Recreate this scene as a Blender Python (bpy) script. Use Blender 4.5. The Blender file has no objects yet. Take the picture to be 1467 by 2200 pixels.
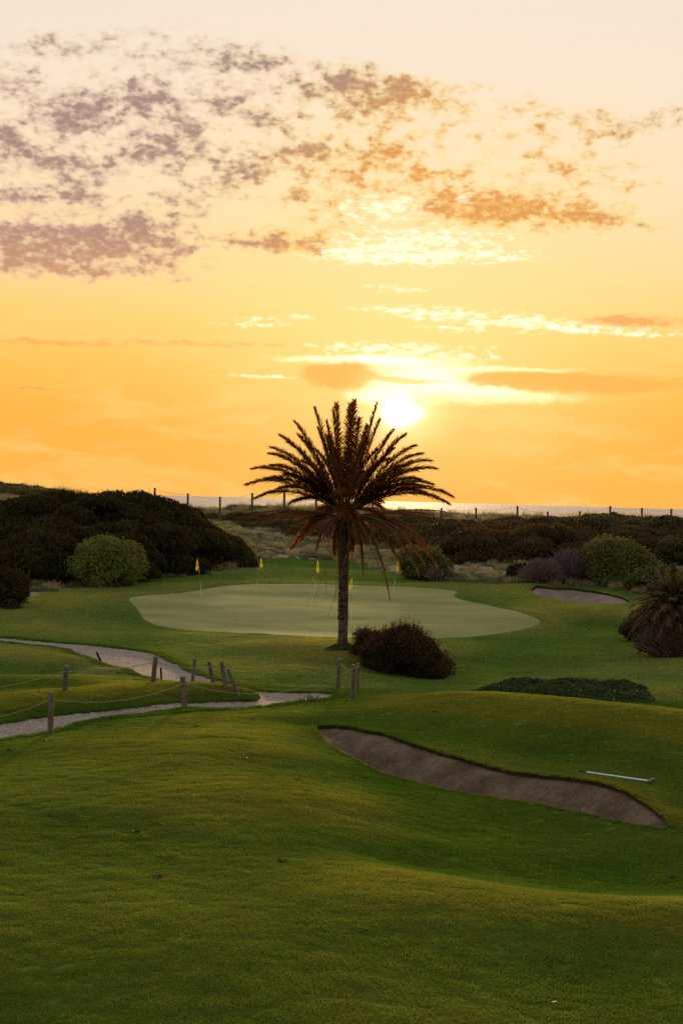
import bpy, math, random
import numpy as np
from mathutils import Vector, Matrix
from mathutils.geometry import delaunay_2d_cdt
random.seed(7); rng = np.random.default_rng(7)
scene = bpy.context.scene
COL = scene.collection
R = math.radians

# ------------------------------------------------------------------ camera
F_PX, CX, CY = 3600.0, 733.5, 1100.0        # focal length in pixels of the 1467 x 2200 photograph
PITCH, ROLL = math.atan(26.6 / F_PX), R(1.545)
EYE = Vector((0, 0, 6.3))
_F = Vector((0, math.cos(PITCH), -math.sin(PITCH)))
_U0 = Vector((0, math.sin(PITCH), math.cos(PITCH)))
_R0 = Vector((1, 0, 0))
_R = _R0 * math.cos(ROLL) + _U0 * math.sin(ROLL)
_U = _U0 * math.cos(ROLL) - _R0 * math.sin(ROLL)
cam = bpy.data.cameras.new('camera')
cam_o = bpy.data.objects.new('camera', cam); COL.objects.link(cam_o)
m = Matrix((_R, _U, -_F)).transposed().to_4x4(); m.translation = EYE
cam_o.matrix_world = m
cam.sensor_fit = 'VERTICAL'; cam.sensor_height = 36; cam.lens = 36 * F_PX / 2200
cam.clip_start = 0.2; cam.clip_end = 90000
scene.camera = cam_o
scene.render.resolution_x, scene.render.resolution_y = 682, 1024

def ray(px, py):
    return _F + _R * ((px - CX) / F_PX) - _U * ((py - CY) / F_PX)
def P(px, py, d):                            # the place seen at a pixel, d metres ahead
    r = ray(px, py); return EYE + r * (d / r.y)
def hor(px): return 1053.5 + 0.02697 * px

# ------------------------------------------------------------------ exposure, sun, sky
scene.view_settings.view_transform = 'Standard'; scene.view_settings.look = 'None'
scene.view_settings.exposure = 0; scene.view_settings.gamma = 1
scene.view_settings.use_curve_mapping = False
scene.cycles.use_denoising = False
scene.cycles.max_bounces = 6; scene.cycles.transparent_max_bounces = 8

sr = ray(860, 885).normalized()
SUN_EL, SUN_AZ = math.asin(sr.z), math.atan2(sr.x, sr.y)
sun = bpy.data.lights.new('sun', 'SUN'); sun.energy = 5.0; sun.angle = R(3); sun.color = (1.0, 0.66, 0.30)
sun_o = bpy.data.objects.new('sun', sun); COL.objects.link(sun_o)
sun_o.rotation_euler = (-sr).to_track_quat('-Z', 'Y').to_euler(); sun_o.location = (0, 0, 60)

def lin(r, g, b):
    f = lambda c: c / 12.92 if c <= .04045 else ((c + .055) / 1.055) ** 2.4
    return (f(r / 255), f(g / 255), f(b / 255), 1.0)

world = bpy.data.worlds.new('World'); scene.world = world; world.use_nodes = True
class NT:
    """small helper round a node tree"""
    def __init__(s, nt): s.nt = nt; nt.nodes.clear()
    def n(s, t, **kw):
        x = s.nt.nodes.new(t)
        for k, v in kw.items():
            if hasattr(x, k): setattr(x, k, v)
        return x
    def put(s, sock, v):
        if v is None: return
        if hasattr(v, 'is_linked') or isinstance(v, bpy.types.NodeSocket): s.nt.links.new(v, sock)
        else: sock.default_value = v
    def m(s, op, a, b=None, c=None, clamp=False):
        x = s.n('ShaderNodeMath', operation=op, use_clamp=clamp)
        s.put(x.inputs[0], a); s.put(x.inputs[1], b); s.put(x.inputs[2], c); return x.outputs[0]
    def vm(s, op, a, b=None, c=None, out=0):
        x = s.n('ShaderNodeVectorMath', operation=op)
        s.put(x.inputs[0], a); s.put(x.inputs[1], b)
        if c is not None: s.put(x.inputs[2], c)
        return x.outputs[out]
    def mix(s, f, a, b, mode='MIX'):
        x = s.n('ShaderNodeMix', data_type='RGBA', blend_type=mode)
        s.put(x.inputs[0], f); s.put(x.inputs[6], a); s.put(x.inputs[7], b); return x.outputs[2]
    def ramp(s, f, stops, interp='LINEAR'):
        x = s.n('ShaderNodeValToRGB'); cr = x.color_ramp; cr.interpolation = interp
        while len(cr.elements) > 1: cr.elements.remove(cr.elements[-1])
        for i, (p, c) in enumerate(stops):
            e = cr.elements[0] if i == 0 else cr.elements.new(p)
            e.position = p; e.color = c if len(c) == 4 else (*c, 1)
        s.put(x.inputs[0], f); return x.outputs[0]
    def noise(s, vec, scale, detail=3, rough=.55, dist=0, out=0):
        x = s.n('ShaderNodeTexNoise'); s.put(x.inputs['Vector'], vec)
        x.inputs['Scale'].default_value = scale; x.inputs['Detail'].default_value = detail
        x.inputs['Roughness'].default_value = rough; x.inputs['Distortion'].default_value = dist
        return x.outputs[out]
    def smooth(s, v, a, b):
        x = s.n('ShaderNodeMapRange', interpolation_type='SMOOTHSTEP')
        s.put(x.inputs[0], v); x.inputs[1].default_value = a; x.inputs[2].default_value = b; return x.outputs[0]

def build_world():
    w = NT(world.node_tree)
    d = w.n('ShaderNodeTexCoord').outputs['Generated']
    sp = w.n('ShaderNodeSeparateXYZ'); w.put(sp.inputs[0], d)
    el = w.m('MULTIPLY', w.m('ARCSINE', sp.outputs[2]), 57.2958)
    az = w.m('MULTIPLY', w.m('ARCTAN2', sp.outputs[0], sp.outputs[1]), 57.2958)
    cb = w.n('ShaderNodeCombineXYZ'); w.put(cb.inputs[0], az); w.put(cb.inputs[1], el); S = cb.outputs[0]
    def ae(px, py):
        r = ray(px, py).normalized(); return math.degrees(math.atan2(r.x, r.y)), math.degrees(math.asin(r.z))
    K = F_PX * math.pi / 180
    # domain warp so that every soft edge is ragged
    wn = w.noise(w.vm('MULTIPLY', S, (1, 1.5, 1)), .9, 4, .5, out=1)
    wn = w.vm('SUBTRACT', wn, (.5, .5, .5))
    Sw = w.vm('ADD', S, w.vm('MULTIPLY', wn, (1.6, .9, 0)))
    def field(items, vec):
        acc = None
        for (px, py, rx, ry, a) in items:
            A, E = ae(px, py); sx, sy = K / rx, K / ry
            q = w.vm('MULTIPLY_ADD', vec, (sx, sy, 0), (-A * sx, -E * sy, 0))
            g = w.m('POWER', .4, w.vm('DOT_PRODUCT', q, q, out=1))
            acc = w.m('MULTIPLY', g, a) if acc is None else w.m('MULTIPLY_ADD', g, a, acc)
        return acc
    # clear-sky colours by height above the horizon (degrees)
    e01 = w.m('DIVIDE', w.m('ADD', el, 2), 92, clamp=True)
    def st(deg): return (deg + 2) / 92
    base = w.ramp(e01, [(0, lin(252, 184, 84)), (st(0.2), lin(255, 184, 80)), (st(2.5), lin(255, 178, 72)), (st(4.3), lin(255, 192, 86)),
        (st(6), lin(255, 208, 116)), (st(7.8), lin(255, 217, 152)), (st(10.5), lin(253, 226, 186)), (st(14), lin(247, 229, 205)),
        (st(17), lin(243, 229, 212)), (st(30), lin(236, 226, 212)), (st(55), lin(214, 214, 212)), (1, lin(200, 204, 210))])
    # angle from the sun
    cs = w.vm('DOT_PRODUCT', d, tuple(sr), out=1)
    back = w.smooth(cs, .75, -.7)
    base = w.mix(back, base, w.ramp(e01, [(0, lin(176, 146, 136)), (st(8), lin(190, 166, 156)), (st(25), lin(192, 188, 188)), (1, lin(196, 200, 206))]))
    # broad yellow glow round and above the sun
    g1 = field([(860, 850, 340, 175, .46), (890, 640, 430, 200, .36), (930, 430, 420, 200, .14)], S)
    base = w.mix(w.m('MULTIPLY', g1, .95, clamp=True), base, lin(255, 236, 158))
    # dim band of haze near horizon, uneven
    # --- high altocumulus
    tufts = [(130,100,90,22,.8),(240,85,30,18,.6),(370,112,90,45,.5),(535,135,95,32,1.1),(760,145,45,20,.7),(30,180,55,40,.9),
        (210,225,80,45,1.0),(130,245,60,28,1.0),(320,205,70,38,1.0),(500,222,75,34,1.0),(730,185,100,30,1.3),(860,192,60,26,1.0),(960,205,70,24,.7),
        (790,232,80,26,.95),(15,310,60,45,1.3),(160,280,35,22,.9),(390,265,40,26,1.0),(340,318,90,42,1.3),(130,350,65,30,1.2),(235,360,35,22,1.0),
        (530,350,80,34,1.1),(660,330,65,30,1.1),(600,260,60,22,.8),(825,335,60,24,1.0),(490,395,60,22,.9),(165,415,70,28,1.1),(50,425,70,20,1.0),
        (290,480,60,30,1.0),(400,440,70,40,.8),(90,512,150,38,1.5),(330,530,95,36,1.3),(200,520,60,36,1.1),(560,520,90,22,1.0),(680,522,80,22,.9),
        (960,445,90,32,1.1),(1060,445,90,32,1.2),(1210,458,90,28,1.2),(1310,475,60,22,.7),(1330,280,55,18,.85),(1440,250,50,16,.75),(1235,252,55,14,.75),
        (1140,225,30,16,.7),(1150,272,30,14,.6),(760,390,80,36,.75),(640,420,36,18,.7),(970,375,70,18,.8),(30,562,170,26,1.0),(250,588,150,18,.7),
        (1350,405,50,14,.6),(1220,368,36,12,.6),(1160,340,30,12,.6),(1400,485,40,10,.6), (880,380,50,22,.6),
        (1000,260,150,50,.30),(1260,330,160,70,.27),(800,300,120,50,.40),(1120,400,190,50,.30),(700,450,110,50,.45)]
    tm = field(tufts, w.vm('ADD', S, w.vm('MULTIPLY', wn, (1.0, .6, 0))))
    v1 = w.vm('MULTIPLY', S, (1, 1.55, 1))
    n1 = w.noise(v1, 1.45, 4, .5, .1); n1b = w.noise(v1, 3.8, 3, .5)
    fine = w.m('MULTIPLY_ADD', n1b, 1.45, w.m('MULTIPLY', n1, 3.0))          # mean about 2.35
    dn = w.m('ADD', w.m('SUBTRACT', fine, 2.58), w.m('MULTIPLY', w.m('MINIMUM', tm, 1.35), .92))
    dens = w.m('MULTIPLY', w.smooth(dn, -.5, 1.35), w.smooth(tm, .0, .3))
    # nearness to the sun turns grey to orange, and thin cloud to glare
    near = field([(1000, 560, 480, 480, 1.0)], S)
    grey = w.ramp(e01, [(0, lin(226, 150, 90)), (st(6.5), lin(212, 148, 104)), (st(9), lin(172, 138, 124)), (st(14), lin(156, 136, 130)), (1, lin(150, 150, 165))])
    dark = w.mix(w.smooth(near, .25, .85), grey, lin(222, 152, 84))
    edge = w.mix(w.smooth(near, .05, .6), lin(232, 200, 172), lin(255, 218, 128))
    ccol = w.mix(w.m('MULTIPLY', w.m('SUBTRACT', dens, .12), w.m('MULTIPLY_ADD', n1b, 1.3, .5), clamp=True), edge, dark)
    sky = w.mix(w.m('MULTIPLY', dens, 1.32, clamp=True), base, ccol)
    # --- glaring thin clouds above the sun
    white = [(830,535,150,26,.95),(960,505,140,22,.8),(760,552,90,14,.85),(900,558,110,12,.75),(780,455,80,26,.7),(860,440,70,20,.8),(1060,548,100,14,.8),
        (850,620,70,9,.8),(560,692,90,14,.65),(930,672,100,12,1.0),(1080,688,130,12,1.0),(1230,706,140,12,1.1),(1400,716,90,7,.8),(855,750,170,13,1.2),
        (1000,770,80,8,.7),(560,808,90,5,.9),(790,665,80,7,.8),(960,706,70,7,.9),(660,685,20,5,.8),(1010,425,60,18,.4)]
    wm = field(white, w.vm('ADD', S, w.vm('MULTIPLY', wn, (1.2, .35, 0))))
    v2 = w.vm('MULTIPLY', S, (1, 2.9, 1))
    n2 = w.noise(v2, 1.9, 5, .58, .3)
    wd = w.smooth(w.m('ADD', w.m('MULTIPLY', n2, 4.2), w.m('ADD', w.m('MULTIPLY', n1b, 1.6), w.m('MULTIPLY', w.m('MINIMUM', wm, 1.3), .95))), 3.15, 4.4)
    wd = w.m('MULTIPLY', wd, w.smooth(wm, .05, .4))
    sky = w.mix(w.m('MULTIPLY', wd, .96), sky, (1.25, 1.12, .78, 1))
    # --- low streaks and banks
    low = [(1350,688,120,15,1.2),(420,738,240,9,.85),(90,736,180,8,.8),(60,835,75,5,.9),(1180,480,10,4,.1)]
    lm = field(low, w.vm('ADD', S, w.vm('MULTIPLY', wn, (1.2, .25, 0))))
    ld = w.smooth(w.m('ADD', w.m('MULTIPLY', n2, 1.7), w.m('MULTIPLY', lm, .9)), 1.15, 1.95)
    ld = w.m('MULTIPLY', ld, w.smooth(lm, .05, .5))
    sky = w.mix(w.m('MULTIPLY', ld, .75), sky, lin(226, 150, 88))
    # soft veils that break up the lower sky
    vv = w.noise(w.vm('MULTIPLY', Sw, (.5, 2.6, 1)), .45, 5, .55, .6)
    veil = w.m('MULTIPLY', w.smooth(vv, .45, .7), w.smooth(w.m('SUBTRACT', 9.0, el), 0, 5))
    sky = w.mix(w.m('MULTIPLY', veil, .35), sky, lin(255, 222, 140))
    # the halo of bright cloud round the sun
    hm = field([(900, 795, 120, 34, 1.0), (980, 838, 170, 30, .9), (700, 774, 120, 9, 1.0), (830, 770, 110, 9, .6), (790, 852, 50, 12, .8),
        (1130, 796, 130, 7, .8), (850, 850, 60, 30, .9), (1150,850,120,20,.5)], w.vm('ADD', S, w.vm('MULTIPLY', wn, (.9, .35, 0))))
    hd = w.smooth(w.m('ADD', w.m('MULTIPLY', n2, .7), hm), .55, 1.35)
    sky = w.mix(hd, sky, (1.3, 1.05, .55, 1))
    sky = w.mix(w.m('MULTIPLY', w.smooth(hm, .75, 1.6), 1.0), sky, (2.2, 1.9, 1.2, 1))
    # two banks in front of the glare
    bm = field([(730, 806, 88, 34, 1.3), (880, 818, 60, 7, .95), (1290, 826, 260, 26, 1.05), (1110, 812, 110, 15, .8)], w.vm('ADD', S, w.vm('MULTIPLY', wn, (.8, .3, 0))))
    bd = w.smooth(w.m('ADD', w.m('MULTIPLY', n2, .9), bm), .85, 1.35)
    sky = w.mix(w.m('MULTIPLY', bd, .85), sky, lin(246, 178, 84))
    # sun seen through thin cloud: blown out disc with a soft rim
    disc = field([(856, 884, 30, 29, 2.2), (880, 886, 36, 14, .9)], Sw if False else w.vm('ADD', S, w.vm('MULTIPLY', wn, (.18, .12, 0))))
    sky = w.mix(w.m('MULTIPLY', w.smooth(field([(860, 876, 105, 85, 1)], S), .1, 1.0), .6), sky, (1.5, 1.1, .5, 1), 'LIGHTEN' if False else 'MIX')
    sky = w.mix(w.smooth(disc, .05, 1.9), sky, (3.4, 3.0, 2.3, 1))
    nish = w.n('ShaderNodeTexSky'); nish.sky_type = 'NISHITA'; nish.sun_disc = False
    nish.sun_elevation = SUN_EL; nish.sun_rotation = SUN_AZ; nish.dust_density = 3
    b1 = w.n('ShaderNodeBackground'); w.put(b1.inputs[0], nish.outputs[0]); b1.inputs[1].default_value = .004
    b2 = w.n('ShaderNodeBackground'); w.put(b2.inputs[0], sky); b2.inputs[1].default_value = .98
    add = w.n('ShaderNodeAddShader'); w.put(add.inputs[0], b1.outputs[0]); w.put(add.inputs[1], b2.outputs[0])
    o = w.n('ShaderNodeOutputWorld'); w.put(o.inputs[0], add.outputs[0])
build_world()
world.cycles.sampling_method = 'MANUAL'; world.cycles.sample_map_resolution = 1024

# ------------------------------------------------------------------ helpers
def tag(o, label=None, cat=None, group=None, kind=None):
    for k, v in (('label', label), ('category', cat), ('group', group), ('kind', kind)):
        if v: o[k] = v
    return o
def mesh_np(name, v, f, smooth=False):
    """v: (n,3), f: (m,3) or (m,4) arrays"""
    v = np.asarray(v, np.float32); f = np.asarray(f, np.int32); k = f.shape[1]
    me = bpy.data.meshes.new(name)
    me.vertices.add(len(v)); me.vertices.foreach_set('co', v.ravel())
    me.loops.add(f.size); me.loops.foreach_set('vertex_index', f.ravel())
    me.polygons.add(len(f)); me.polygons.foreach_set('loop_start', np.arange(0, f.size, k, dtype=np.int32))
    me.polygons.foreach_set('loop_total', np.full(len(f), k, np.int32))
    me.polygons.foreach_set('use_smooth', np.full(len(f), smooth))
    me.update(calc_edges=True); me.validate(); return me
def obj(name, me, mat=None, parent=None, loc=None):
    o = bpy.data.objects.new(name, me); COL.objects.link(o)
    if mat: me.materials.append(mat)
    if parent: o.parent = parent
    if loc is not None: o.location = loc
    return o
def empty(name, loc=(0, 0, 0)):
    o = bpy.data.objects.new(name, None); COL.objects.link(o); o.location = loc; o.empty_display_size = .3; return o

def vnoise(x, y, seed=0):
    """value noise, about -1..1"""
    xi, yi = np.floor(x).astype(np.int64), np.floor(y).astype(np.int64); fx, fy = x - xi, y - yi
    fx, fy = fx * fx * (3 - 2 * fx), fy * fy * (3 - 2 * fy)
    def h(a, b):
        n = (a * 374761393 + b * 668265263 + seed * 974711) & 0x7fffffff
        n = ((n ^ (n >> 13)) * 1274126177) & 0x7fffffff
        return ((n ^ (n >> 16)) & 0xffff) / 32767.5 - 1
    return (h(xi, yi) * (1 - fx) + h(xi + 1, yi) * fx) * (1 - fy) + (h(xi, yi + 1) * (1 - fx) + h(xi + 1, yi + 1) * fx) * fy
def fbm(x, y, o=3, seed=0):
    return sum(vnoise(x * 2 ** i, y * 2 ** i, seed + i) / 2 ** i for i in range(o))

# ------------------------------------------------------------------ terrain heights
ZP = 0.0                                         # level of the paths: 6.3 m below the eye
def dpath(px, py, z=ZP): return P_at_z(px, py, z).y
def P_at_z(px, py, z):
    r = ray(px, py); return EYE + r * ((z - EYE.z) / r.z)
ctrl = []
def C(*a):
    for (px, py, d) in a: ctrl.append(P(px, py, d))
# foreground slope
C((0,2200,18.7),(370,2200,18.4),(733,2200,18.4),(1100,2200,18.8),(1467,2200,19.2),
  (0,2020,21.6),(370,2020,21.7),(733,2030,21.6),(1100,2050,21.8),(1467,2060,22),
  (0,1900,24.9),(250,1880,25.8),(450,1900,25.3),(640,1845,27.6),(770,1858,27.1),(900,1880,26.3),(1050,1905,25.6),(1200,1930,24.9),(1330,1940,24.6),(1467,1945,24.5),
  (0,1800,28.6),(250,1790,29),(450,1780,29.4),(620,1775,30.2),(760,1800,30),(900,1862,29),(1050,1887,28.6),(1200,1915,28),(1330,1925,27.8),(1467,1926,27.8),
  (0,1700,33.3),(250,1690,33.6),(430,1690,33.3),(600,1700,33.2),(760,1730,32.8),(900,1780,32.3),(1050,1810,31.8),(1200,1830,31.3),(1330,1845,31),(1467,1855,30.7),
  (0,1630,39),(200,1600,40),(400,1595,40),(560,1600,40),(640,1620,39),
  (300,1555,45),(420,1540,46.3),(550,1545,46.3),(640,1540,47),(500,1580,41.5))
# far beyond the frame, near the camera
ctrl += [Vector(p) for p in ((-6,10,.6),(0,10,.6),(6,10,.5),(-6,14,.55),(0,14,.5),(6,14,.45),(-9,20,.6),(9,20,.4),(-9,3,.9),(9,3,.9),(0,2,.9),(-14,30,.4),(14,30,.1),(-22,45,.2),(22,45,.2),
    (-30,70,.3),(30,70,.2),(-50,110,1),(50,110,1),(-30,20,.5),(30,20,.5),(-60,60,.5),(60,60,.5))]
# near bunker
BN_near = [(674,1565,45),(696,1595,42.3),(753,1632,40),(832,1669,38.2),(905,1686,37.4),(978,1700,36.8),(1074,1717,36),(1175,1734,35.2),(1288,1756,34.3),(1373,1773,33.6),(1446,1787,33.1)]
BN_back = [(679,1559,46.2),(724,1557,46),(775,1564,45.2),(848,1584,43.5),(922,1611,41.4),(978,1625,40.4),(1051,1645,39.2),(1102,1659,38.4),(1164,1669,37.9),(1209,1670,37.8),(1260,1677,37.3),(1316,1688,36.6),(1367,1711,35.5),(1401,1733,34.7),(1429,1756,33.8)]
C(*BN_near); C(*BN_back)
# mound to the right of the bunker
C((740,1502,52.6),(800,1510,51),(800,1540,47.4),(900,1560,45.5),(850,1497,51.5),(960,1488,50),(1080,1491,48.6),(1200,1502,47),(1330,1519,45.6),(1467,1541,44),
  (1000,1590,43),(1150,1620,41),(1300,1640,39.8),(1440,1660,38.8),(1320,1670,38),(1467,1740,35.5),(1050,1530,46),(1250,1560,43.5),(1430,1600,41.5))
ctrl += [Vector((P(px,1500,50).x * s, d, z)) for px, s, d, z in ((850,1.05,55,.05),(960,1.05,54,-.05),(1080,1.05,53.5,-.1),(1200,1.05,52.5,-.1),(1330,1.05,52,-.15),(1467,1.05,51,-.15))]
C((1050,1490,57.5),(1200,1492,57),(1350,1494,57),(1467,1500,56.8),(1050,1458,62.5),(1200,1456,63),(1400,1460,63),
  (900,1470,60),(830,1440,64),(900,1420,67),(1000,1400,71),(1200,1395,74),(1400,1405,72),(1467,1380,77),(1250,1350,83),(1400,1340,85),(1050,1370,77),(1467,1430,67))
# palm knoll
C((735,1393,66),(800,1400,65.5),(650,1405,65.5),(700,1440,61),(560,1440,60.5),(640,1470,57.5),(450,1400,67),(560,1385,68.5),(900,1385,70),(860,1470,59.5))
# green and surrounds
C((276,1290,89),(330,1277,92.5),(480,1259,99),(620,1256,101.5),(760,1257,102),(900,1264,100),(980,1271,98),(972,1280,96),(1060,1300,91.5),(1162,1336,82),(1060,1360,77),
  (900,1369,75),(733,1371,74),(600,1363,75),(450,1353,77.5),(340,1342,79.5),(300,1318,84),(500,1310,87),(733,1310,88),(950,1320,86),
  (200,1300,86),(100,1310,83),(0,1340,76.5),(0,1300,85),(150,1340,77.5),(200,1370,72),(50,1350,74.5),(300,1380,71),(50,1270,93),(170,1262,97),(300,1252,102),(420,1242,106),(510,1218,115),(560,1200,124),(650,1198,126),(745,1207,124),
  (600,1230,111),(800,1240,110),(800,1222,118),(700,1225,114),(920,1245,108),(1010,1252,105),(1090,1256,103),(1150,1257,102),(1250,1300,90),(1350,1320,86),(1200,1330,84),
  (1156,1260,102),(1137,1268,99),(1185,1264,101.5),(1228,1264,101.5),(1265,1271,99),(1317,1277,97),(1346,1284,95.5),(1346,1296,91.5),(1265,1294,92),(1212,1288,93.5),(1154,1280,95.6),(1467,1305,90))
# dunes
C((560,1180,133),(650,1160,146),(480,1130,164),(600,1133,164),(430,1112,180),(700,1165,146),(760,1185,133),(470,1095,188),(542,1092,184),(640,1098,180),(760,1110,176),(880,1112,176),(1022,1118,175),
  (1111,1124,172),(1200,1126,172),(1310,1118,172),(1400,1126,172),(1467,1134,170),(1100,1212,118),(950,1226,114),(1250,1190,128),(1000,1170,140),(1250,1150,150),(1467,1180,130),(1467,1230,108),
  (330,1084,185),(250,1090,170),(100,1058,185),(0,1056,185),(-200,1040,190),(100,1090,150),(0,1100,140),(250,1150,128),(0,1200,112),(400,1160,130),(1600,1130,172),(1700,1200,130))
for x in range(-80, 81, 20):
    ctrl += [Vector((x, 206, EYE.z - 4.2)), Vector((x, 225, EYE.z - 8.5)), Vector((x, 250, EYE.z - 11.5)), Vector((x, 300, EYE.z - 13))]
for s in (-1, 1):
    ctrl += [Vector((s * 70, 175, 4)), Vector((s * 70, 140, 2.5)), Vector((s * 110, 175, 4)), Vector((s * 110, 120, 2))]

NEAR_EDGE = [(0,1593),(42,1584),(117,1569),(160,1557),(213,1547),(266,1540),(355,1529),(407,1523),(465,1525),(516,1524),(584,1518),(646,1509),(687,1507),(714,1500)]
FAR_EDGE1 = [(724,1492),(680,1488),(618,1489),(571,1486),(530,1479)]
UP_EDGE = [(463,1461),(442,1455),(422,1448),(399,1438),(376,1425),(353,1414),(327,1405),(300,1399),(199,1387),(106,1380),(35,1373.5),(0,1372)]
LOW_EDGE = [(0,1379),(89,1389),(142,1396),(177,1410),(213,1424),(266,1439),(308,1453),(340,1462),(372,1469),(443,1472),(464,1468)]
ISLE = [(500,1479),(530,1484),(554,1499),(543,1507),(482,1508),(400,1508),(319,1517),(248,1524),(160,1533),(106,1538),(43,1549),(0,1554)]
def onpath(L): return [P_at_z(px, py, ZP) for px, py in L]
pw = onpath(NEAR_EDGE), onpath(FAR_EDGE1), onpath(UP_EDGE), onpath(LOW_EDGE), onpath(ISLE)
for L in pw: ctrl += L
# bank between the two paths and lawn left of them (d, height)
def Z(px, d, z):
    p = P(px, 1300, d); ctrl.append(Vector((p.x, d, z)))
for px, d, z in ((0,47.2,.22),(106,48.6,.26),(200,49.7,.28),(300,51,.3),(400,52.3,.3),(480,53,.32),(0,51,.1),(150,53,.12),(0,55.5,.12),(150,55.5,.16),(280,55.5,.1),
                 (0,59.5,-.22),(150,59,-.15),(0,63.5,.2),(120,62.5,.2),(230,59,.12),(400,54.3,.22)): Z(px, d, z)
ctrl.append(Vector((P(1,1500,50).x*1.5, 46, .1))); ctrl.append(Vector((P(1,1400,70).x*1.4, 70, .0)))

pts = np.array([tuple(p) for p in ctrl])
# drop near duplicates
keep = []
for i, p in enumerate(pts):
    if all(abs(p[0]-pts[j][0]) + abs(p[1]-pts[j][1]) > .35 for j in keep): keep.append(i)
pts = pts[keep]
def uv(x, y): return x / y, np.log(y)
def kern(r2): return np.where(r2 > 0, .5 * r2 * np.log(np.maximum(r2, 1e-20)), 0)
cu, cv = uv(pts[:, 0], pts[:, 1]); n = len(pts)
A = kern((cu[:, None] - cu) ** 2 + (cv[:, None] - cv) ** 2) + np.eye(n) * 2e-5
Pm = np.stack([np.ones(n), cu, cv], 1)
M = np.block([[A, Pm], [Pm.T, np.zeros((3, 3))]])
sol = np.linalg.solve(M, np.concatenate([pts[:, 2], np.zeros(3)]))
def hbase(x, y):
    x = np.atleast_1d(np.asarray(x, float)); y = np.atleast_1d(np.asarray(y, float)); u, v = uv(x, y)
    out = np.empty(len(x))
    for s in range(0, len(x), 4000):
        a, b = u[s:s+4000], v[s:s+4000]
        k = kern((a[:, None] - cu) ** 2 + (b[:, None] - cv) ** 2)
        out[s:s+4000] = k @ sol[:n] + sol[n] + sol[n+1] * a + sol[n+2] * b
    return out
def h(x, y):
    x = np.atleast_1d(np.asarray(x, float)); y = np.atleast_1d(np.asarray(y, float))
    far = np.clip((y - 112) / 30, 0, 1)
    gz = .07 * np.sin((y + .15 * x) / 2.6) * np.clip((y - 70) / 6, 0, 1) * np.clip((108 - y) / 8, 0, 1)
    return hbase(x, y) + gz + .018 * fbm(x / 2.3, y / 2.3, 3, 5) * (1 - far) + far * .22 * fbm(x / 4, y / 4, 3, 9)
def hit(px, py, d0=15, d1=240):
    """where the sight line of a pixel first meets the ground"""
    r = ray(px, py); d = np.linspace(d0, d1, 1200); t = d / r.y
    z = EYE.z + r.z * t; g = hbase(r.x * t, d)
    k = np.argmax(z <= g)
    if z[k] > g[k]: return P(px, py, d1)
    k = max(k, 1); a = (z[k-1] - g[k-1]) / ((z[k-1] - g[k-1]) - (z[k] - g[k]) + 1e-9)
    return P(px, py, d[k-1] + a * (d[k] - d[k-1]))

# ------------------------------------------------------------------ region outlines in (u, v)
def U(L): return [(p.x / p.y, math.log(p.y)) for p in L]
near_bunker = U([P(*a) for a in BN_near] + [P(*a) for a in reversed(BN_back)])
GREEN_PX = [(276,1290),(282,1285),(330,1277),(400,1270),(480,1259),(530,1256),(620,1256),(700,1257),(800,1260),(900,1264),(975,1270),(984,1273),(972,1279),(985,1286),(1020,1292),(1060,1300),
    (1100,1315),(1140,1327),(1162,1336),(1155,1343),(1120,1352),(1060,1360),(980,1366),(900,1369),(800,1371),(700,1369),(600,1363),(500,1357),(400,1350),(340,1342),(310,1330),(300,1315),(285,1300)]
green = U([hit(*a, 70) for a in GREEN_PX])
BF_PX = [(1137,1268),(1145,1264),(1157,1260),(1185,1264),(1228,1264),(1265,1271),(1317,1277),(1344,1284),(1352,1290),(1346,1296),(1304,1296),(1265,1294),(1212,1288),(1185,1285),(1154,1280)]
far_bunker = U([hit(*a, 85) for a in BF_PX])
LX = -.30
nearE, farE1, upE, lowE, isle = [U(L) for L in pw]
path_pl = [(LX, nearE[0][1] - .035)] + nearE + farE1 + upE + [(LX, upE[-1][1] + .0)] + [(LX, lowE[0][1] - .0 - .012)] + lowE + isle + [(LX, isle[-1][1] - .03)]
DUNE_PX = [(0,1300),(50,1288),(170,1261),(300,1250),(420,1240),(490,1224),(520,1212),(560,1199),(650,1198),(745,1207),(800,1222),(860,1236),(920,1245),(1010,1252),(1090,1255),(1150,1254),(1200,1258),(1280,1266),(1360,1276),(1467,1290)]
dl = U([hit(*a, 75) for a in DUNE_PX])
dune = [(-1.6, dl[0][1])] + [(-.3, dl[0][1])] + dl + [(.3, dl[-1][1]), (1.6, dl[-1][1]), (1.6, 5.75), (-1.6, 5.75)]

def densify(poly, step, closed=True, wob=0.0):
    out = []; N = len(poly)
    for i in range(N if closed else N - 1):
        a, b = poly[i], poly[(i+1) % N]; L = math.hypot(b[0]-a[0], b[1]-a[1]); k = max(1, int(L / step))
        for j in range(k): out.append((a[0] + (b[0]-a[0]) * j / k, a[1] + (b[1]-a[1]) * j / k))
    return out
def chaikin(poly, it=2):
    for _ in range(it):
        q = []
        for i in range(len(poly)):
            a, b = poly[i], poly[(i+1) % len(poly)]
            q += [(a[0]*.75+b[0]*.25, a[1]*.75+b[1]*.25), (a[0]*.25+b[0]*.75, a[1]*.25+b[1]*.75)]
        poly = q
    return poly
def wobble(poly, amp, seed):                      # uneven edge, amp in metres
    q = []
    for (a, b) in poly:
        y = math.exp(b); x = a * y
        x2 = x + amp * float(fbm(np.array([x / .9]), np.array([y / .9]), 3, seed)[0]); y2 = y + 2 * amp * float(fbm(np.array([x / .9 + 40]), np.array([y / .9]), 3, seed)[0])
        q.append((x2 / y2, math.log(y2)))
    return q
near_bunker = wobble(densify(chaikin(near_bunker, 2), .003), .05, 3)
green = densify(chaikin(green, 2), .004)
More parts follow.
